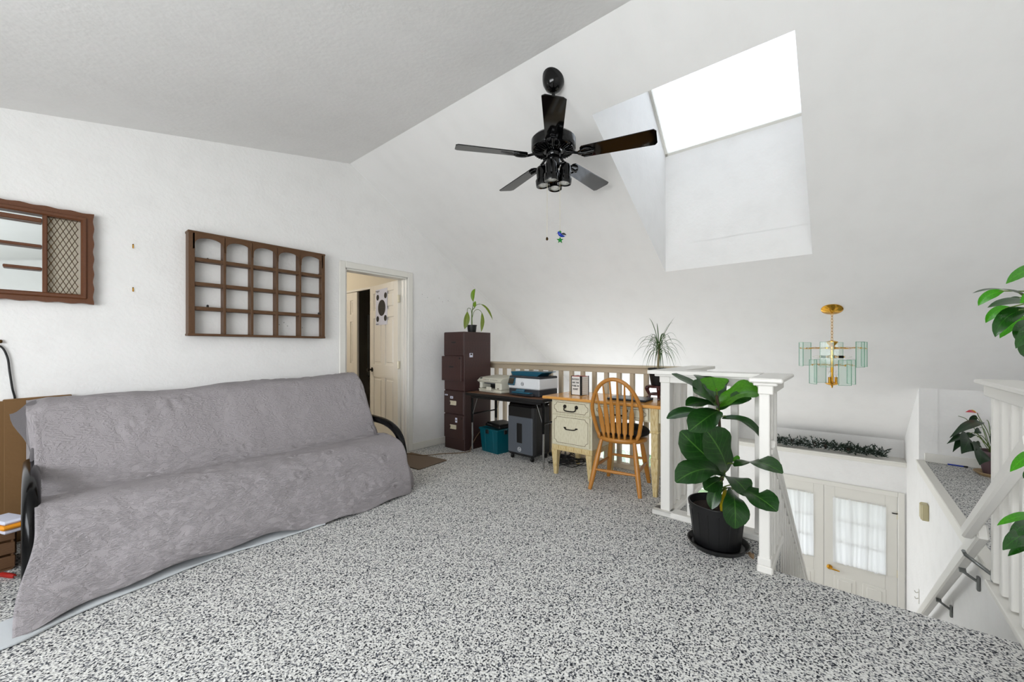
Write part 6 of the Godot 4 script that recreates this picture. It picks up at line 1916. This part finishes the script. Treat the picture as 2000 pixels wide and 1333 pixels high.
	part("thread", Shape.new().tube([Vector3(0, 0.0, 0), Vector3(0, 0.012, 0)], 0.0008, 4), M.nickel, o)
	# chandelier
	var cp := Vector3(-0.084, ceil_y(-4.74), -4.74)
	t = thing("chandelier", "two tier brass chandelier with clear glass panels hanging by the sloped ceiling", "chandelier", cp, face)
	var slope := Basis(Vector3.UP, -face) * Basis(Vector3.RIGHT, atan(PITCH) * -1.0)
	part("canopy", Shape.new().lathe([Vector2(0, -0.038), Vector2(0.012, -0.036), Vector2(0.02, -0.026), Vector2(0.065, -0.014), Vector2(0.082, -0.004), Vector2(0.082, 0.0), Vector2(0, 0.0)], 28, Transform3D(slope, Vector3.ZERO)), M.brass, t)
	var dy := -cp.y
	var ytop := 1.278 + dy
	for k in 9:
		var y0 := lerpf(-0.035, ytop, (k + 0.5) / 9.0)
		var link := []
		var h := absf(ytop + 0.035) / 9.0 * 0.62
		for j in 12:
			var a := TAU * j / 12.0
			var p := Vector3(cos(a) * 0.008, y0 + sin(a) * h, 0)
			if k % 2: p = Vector3(0, p.y, p.x)
			link.append(p)
		part("chain_link", Shape.new().tube(link, 0.002, 5, true), M.brass, t)
	part("column", Shape.new().lathe([Vector2(0, 0.835 + dy), Vector2(0.006, 0.843 + dy), Vector2(0.008, 0.86 + dy), Vector2(0.045, 0.872 + dy), Vector2(0.055, 0.884 + dy), Vector2(0.02, 0.888 + dy), Vector2(0.011, 0.90 + dy), Vector2(0.011, 1.11 + dy), Vector2(0.035, 1.117 + dy), Vector2(0.035, 1.137 + dy), Vector2(0.012, 1.145 + dy), Vector2(0.012, 1.19 + dy), Vector2(0.03, 1.20 + dy), Vector2(0.03, 1.215 + dy), Vector2(0.018, 1.225 + dy), Vector2(0.045, 1.262 + dy), Vector2(0.045, 1.268 + dy), Vector2(0.006, 1.28 + dy), Vector2(0, 1.282 + dy)], 24), M.brass, t)
	for tier in [[1.208, 0.245, 6, 1.262, 1.04, 0.095, 0.3], [1.052, 0.165, 4, 1.10, 0.876, 0.105, 0.1]]:
		var n: int = tier[2]
		var wire := Shape.new()
		for k in n * 3:
			var a: float = TAU * k / (n * 3.0) + tier[6]
			var d := Vector3(cos(a), 0, sin(a))
			var e := Vector3(-d.z, 0, d.x)
			var pts := []
			for j in 7:
				var f := j / 6.0
				pts.append(d * lerpf(0.025, tier[1], f) + e * sin(f * TAU) * 0.022 + Vector3(0, tier[0] + dy + 0.008 * sin(f * PI * 3.0 + k), 0))
			wire.tube(pts, 0.0016, 4)
		part("wire_ring", wire, M.brass, t)
		for k in n:
			var a: float = TAU * k / n + tier[6]
			var d := Vector3(cos(a), 0, sin(a))
			var bb := Basis(Vector3.UP, atan2(d.x, d.z))
			var c: Vector3 = d * tier[1] + Vector3(0, (tier[3] + tier[4]) / 2 + dy, 0)
			var sz := Vector3(tier[5], tier[3] - tier[4], 0.004)
			var g := part("glass_panel", Shape.new().box(c, sz, 0.0, bb), M.glass_green, t)
			var ed := Shape.new()
			for s in [-1, 1]:
				ed.box(c + bb * Vector3(s * sz.x / 2, 0, 0), Vector3(0.003, sz.y, 0.005), 0.0, bb)
				ed.box(c + bb * Vector3(0, s * sz.y / 2, 0), Vector3(sz.x, 0.0025, 0.005), 0.0, bb)
			part("ground_edge", ed, M.glass_edge, g)
			part("hanger", Shape.new().lathe([Vector2(0, 0), Vector2(0.006, 0), Vector2(0.006, 0.006), Vector2(0, 0.007)], 8, Transform3D(bb * Basis(Vector3(1, 0, 0), PI / 2), d * (tier[1] + 0.002) + Vector3(0, tier[0] + dy, 0))), M.brass, g)
	for k in 4:
		var a := TAU * k / 4.0 + 0.4
		var d := Vector3(cos(a), 0, sin(a))
		var c := Vector3(0, 1.127 + dy, 0)
		var arm := part("lamp_arm", Shape.new().tube([c + d * 0.03, c + d * 0.095], 0.008, 8), M.brass, t)
		part("socket", Shape.new().tube([c + d * 0.05, c + d * 0.085], 0.012, 8), M.bronze, arm)
		part("bulb", Shape.new().tube([c + d * 0.085, c + d * 0.10, c + d * 0.125, c + d * 0.15], [0.007, 0.013, 0.012, 0.002], 10), M.clear_bulb, arm)
	for s in [-1, 1]:
		var cb := Vector3(0.03 * s, 0.885 + dy, 0.01)
		part("candle_sleeve", Shape.new().lathe([Vector2(0, 0), Vector2(0.011, 0), Vector2(0.011, 0.055), Vector2(0, 0.055)], 12, Transform3D(Basis(), cb)), M.brass, t)
		part("bulb", Shape.new().lathe([Vector2(0.006, 0.055), Vector2(0.014, 0.075), Vector2(0.012, 0.095), Vector2(0, 0.115)], 12, Transform3D(Basis(), cb)), M.clear_bulb, t)


# ---------------------------------------------------------------- small things
func build_small_things() -> void:
	# garland on the ledge
	var t := thing("pine_garland", "frosted artificial pine garland with cones lying along the ledge above the doors", "garland", Vector3(-0.2, -0.262, -7.27))
	var g := Shape.new()
	var fr := Shape.new()
	var r := RandomNumberGenerator.new()
	r.seed = 5
	for k in 420:
		var x := r.randf_range(-0.66, 0.62)
		var fade := 1.0 - 0.35 * absf(x)
		var c := Vector3(x, 0.03 + r.randf() * 0.075 * fade, r.randf_range(-0.05, 0.06))
		var out := Vector3(r.randf_range(-1, 1), r.randf_range(-0.1, 0.9), r.randf_range(-0.5, 1)).normalized()
		var tipp := c + out * r.randf_range(0.05, 0.10)
		tipp.y = maxf(tipp.y, 0.006)
		for j in 12:
			var b := c.lerp(tipp, j / 12.0)
			var n := (out + Vector3(r.randf_range(-1, 1), r.randf_range(-1, 1), r.randf_range(-1, 1)) * 0.8).normalized() * 0.032
			var e := b + n
			e.y = maxf(e.y, 0.004)
			var side := n.cross(Vector3(0.3, 0.5, 1)).normalized() * 0.006
			var into: Shape = fr if r.randf() < (0.22 if x < 0.1 and x > -0.5 else 0.08) else g
			into.tri(b - side, e, b + side)
	M.pine.cull_mode = BaseMaterial3D.CULL_DISABLED
	M.frost.cull_mode = BaseMaterial3D.CULL_DISABLED
	part("foliage", g, M.pine, t).set_meta("kind", "stuff")
	part("frosted_tips", fr, M.frost, t).set_meta("kind", "stuff")
	for q in [[-0.12, 0.06], [0.0, 0.045], [0.25, 0.05], [-0.4, 0.06]]:
		var cn := Shape.new()
		for lv in 5:
			var y := lv * 0.011
			var rad: float = [0.014, 0.022, 0.021, 0.016, 0.009][lv]
			for k in 8:
				var a := TAU * (k + 0.5 * (lv % 2)) / 8.0
				var d := Vector3(cos(a), 0, sin(a))
				cn.bar(Vector3(q[0], q[1] + y, 0.05) + d * 0.004, Vector3(q[0], q[1] + y + 0.008, 0.05) + d * rad, 0.010, 0.003, 0.001)
		part("pine_cone", cn, M.cone, t)
	# doorbell box and switch on the stair wall
	t = thing("door_chime", "small beige door chime box on the stair wall", "chime", Vector3(0.62, -0.36, -5.47))
	part("box", Shape.new().span(Vector3(-0.05, -0.075, -0.055), Vector3(0.0, 0.075, 0.055), 0.006), M.beige_plastic, t)
	part("cover", Shape.new().span(Vector3(-0.056, -0.068, -0.048), Vector3(-0.048, 0.068, 0.048), 0.004), M.beige_plastic, t)
	t = thing("key_hook", "small white wall hook near the front door hinges", "hook", Vector3(0.62, -1.45, -6.07))
	part("plate", Shape.new().span(Vector3(-0.006, -0.075, -0.02), Vector3(0, 0.075, 0.02), 0.003), M.trim, t)
	for y in [0.045, -0.02]: part("hook", Shape.new().tube(curve([Vector3(-0.004, y, 0), Vector3(-0.025, y - 0.012, 0), Vector3(-0.035, y + 0.008, 0)], 4), 0.005, 6), M.trim, t)
	# pen by the alcove wall
	t = thing("pen", "dark blue pen lying on the carpet by the alcove baseboard", "pen", Vector3(0.89, 0.008, -6.045), deg_to_rad(-8))
	part("barrel", Shape.new().tube([Vector3(-0.065, 0, 0), Vector3(0.05, 0, 0)], 0.007, 8), M.blue_glass, t)
	part("cap", Shape.new().tube([Vector3(0.045, 0, 0), Vector3(0.075, 0, 0)], 0.008, 8), M.ink, t)
	# mat by the bedroom door and the cord across it
	single("floor_mat", Shape.new().box(Vector3(-3.53, 0.006, -2.62), Vector3(0.56, 0.012, 0.40), 0.004, Basis(Vector3.UP, 0.10)), M.mat_brown, "flat brown mat on the carpet outside the bedroom door", "mat")
	single("extension_cord", Shape.new().tube(curve([Vector3(-3.88, 0.018, -2.70), Vector3(-3.6, 0.018, -2.78), Vector3(-3.5, 0.008, -3.0), Vector3(-3.38, 0.006, -3.16), Vector3(-3.345, 0.01, -3.26), Vector3(-3.38, 0.02, -3.30), Vector3(-3.385, 0.16, -3.42), Vector3(-3.385, 0.30, -3.62)], 6), 0.0045, 6), M.cord_tan, "tan cord on the carpet running from the mat to the file cabinet", "cord")
	# cables in a tangle behind the shredder
	var tangle := Shape.new()
	for i in 5:
		var pts := []
		var x := -2.40 + 0.05 * i
		pts.append(Vector3(x, 0.66, -3.765))
		pts.append(Vector3(x - 0.02 + 0.02 * i, 0.35, -3.765))
		pts.append(Vector3(x + 0.03, 0.12, -3.72))
		for k in 8:
			pts.append(Vector3(-2.27 + 0.15 * sin(k * 1.9 + i * 1.3) + 0.03 * i, 0.012 + 0.05 * absf(sin(k * 1.1 + i)), -3.55 + 0.13 * cos(k * 1.7 + i * 2.1)))
		tangle.tube(curve(pts, 5), 0.004, 6)
	single("power_cables", tangle, M.cord, "tangle of black power cables on the carpet between shredder and desk", "cables").set_meta("kind", "stuff")
	var ps := thing("power_strip", "black power strip on the carpet behind the shredder", "power strip", Vector3(-2.42, 0.0, -3.738), 0.0)
	part("body", Shape.new().box(Vector3(0, 0.02, 0), Vector3(0.26, 0.036, 0.05), 0.006), M.black, ps)
	for k in 5: part("socket", Shape.new().box(Vector3(-0.1 + k * 0.05, 0.039, 0), Vector3(0.03, 0.003, 0.03), 0.001), M.dark, ps)
	# behind the near end of the futon
	t = thing("cardboard_sheet", "flattened cardboard box leaning on the wall behind the futon end", "cardboard", Vector3(-3.895, 0.0, -0.03))
	part("front_flute", Shape.new().box(Vector3(0.012, 0.46, 0.0), Vector3(0.006, 0.86, 0.27), 0.002), M.cardboard, t)
	part("back_flap", Shape.new().box(Vector3(-0.006, 0.45, 0.02), Vector3(0.006, 0.87, 0.28), 0.002), M.cardboard, t)
	part("torn_edge", Shape.new().box(Vector3(0.006, 0.893, 0.0), Vector3(0.018, 0.012, 0.28), 0.004, Basis(Vector3(1, 0, 0), 0.03)), M.cardboard, t)
	t = thing("hanging_cord", "black cord hanging from a brass clip on the wall beside the mirror", "cord")
	part("cable", Shape.new().tube(curve([Vector3(-3.905, 1.225, 0.17), Vector3(-3.905, 1.215, 0.118), Vector3(-3.905, 1.15, 0.093), Vector3(-3.905, 1.06, 0.084), Vector3(-3.905, 0.96, 0.074), Vector3(-3.912, 0.86, 0.062), Vector3(-3.912, 0.6, 0.06)], 6), 0.005, 8), M.cord, t)
	part("clip", Shape.new().box(Vector3(-3.905, 1.245, 0.118), Vector3(0.02, 0.022, 0.014), 0.004), M.old_brass, t)
	t = thing("folded_cloth", "folded white cloth with a yellow edge sticking out by the futon arm", "cloth", Vector3(-3.46, 0.0, 0.085), 0.35)
	part("white_fold", Shape.new().box(Vector3(0, 0.285, 0.0), Vector3(0.22, 0.02, 0.10), 0.009, Basis(Vector3(0, 0, 1), 0.06)), M.paper_cool, t)
	part("yellow_fold", Shape.new().box(Vector3(0.005, 0.262, 0.008), Vector3(0.23, 0.024, 0.10), 0.010, Basis(Vector3(0, 0, 1), 0.06)), M.amber, t)
	part("striped_fold", Shape.new().box(Vector3(0.0, 0.24, -0.004), Vector3(0.20, 0.018, 0.10), 0.008), M.paper_cool, t)
	t = thing("storage_crate", "dark brown crate in the shade behind the futon arm", "crate", Vector3(-3.60, 0.0, 0.185))
	for i in 3: part("slat", Shape.new().box(Vector3(0.12, 0.045 + i * 0.075, 0), Vector3(0.012, 0.062, 0.26), 0.003), M.walnut, t)
	for z in [-0.12, 0.12]: part("end_panel", Shape.new().box(Vector3(0, 0.115, z), Vector3(0.24, 0.22, 0.012), 0.003), M.walnut, t)
	part("back_panel", Shape.new().box(Vector3(-0.12, 0.115, 0), Vector3(0.012, 0.22, 0.26), 0.003), M.walnut, t)
	part("base", Shape.new().box(Vector3(0, 0.006, 0), Vector3(0.24, 0.012, 0.24), 0.002), M.walnut, t)
	t = thing("screwdriver", "red handled screwdriver on the carpet behind the futon leg", "screwdriver", Vector3(-3.36, 0.014, 0.075), 0.5)
	part("handle", Shape.new().tube([Vector3(-0.06, 0, 0), Vector3(-0.05, 0, 0), Vector3(0.03, 0, 0), Vector3(0.04, 0, 0)], [0.009, 0.013, 0.012, 0.008], 10), M.red, t)
	part("shaft", Shape.new().tube([Vector3(0.04, -0.002, 0), Vector3(0.13, -0.006, 0)], 0.0035, 6), M.steel, t)
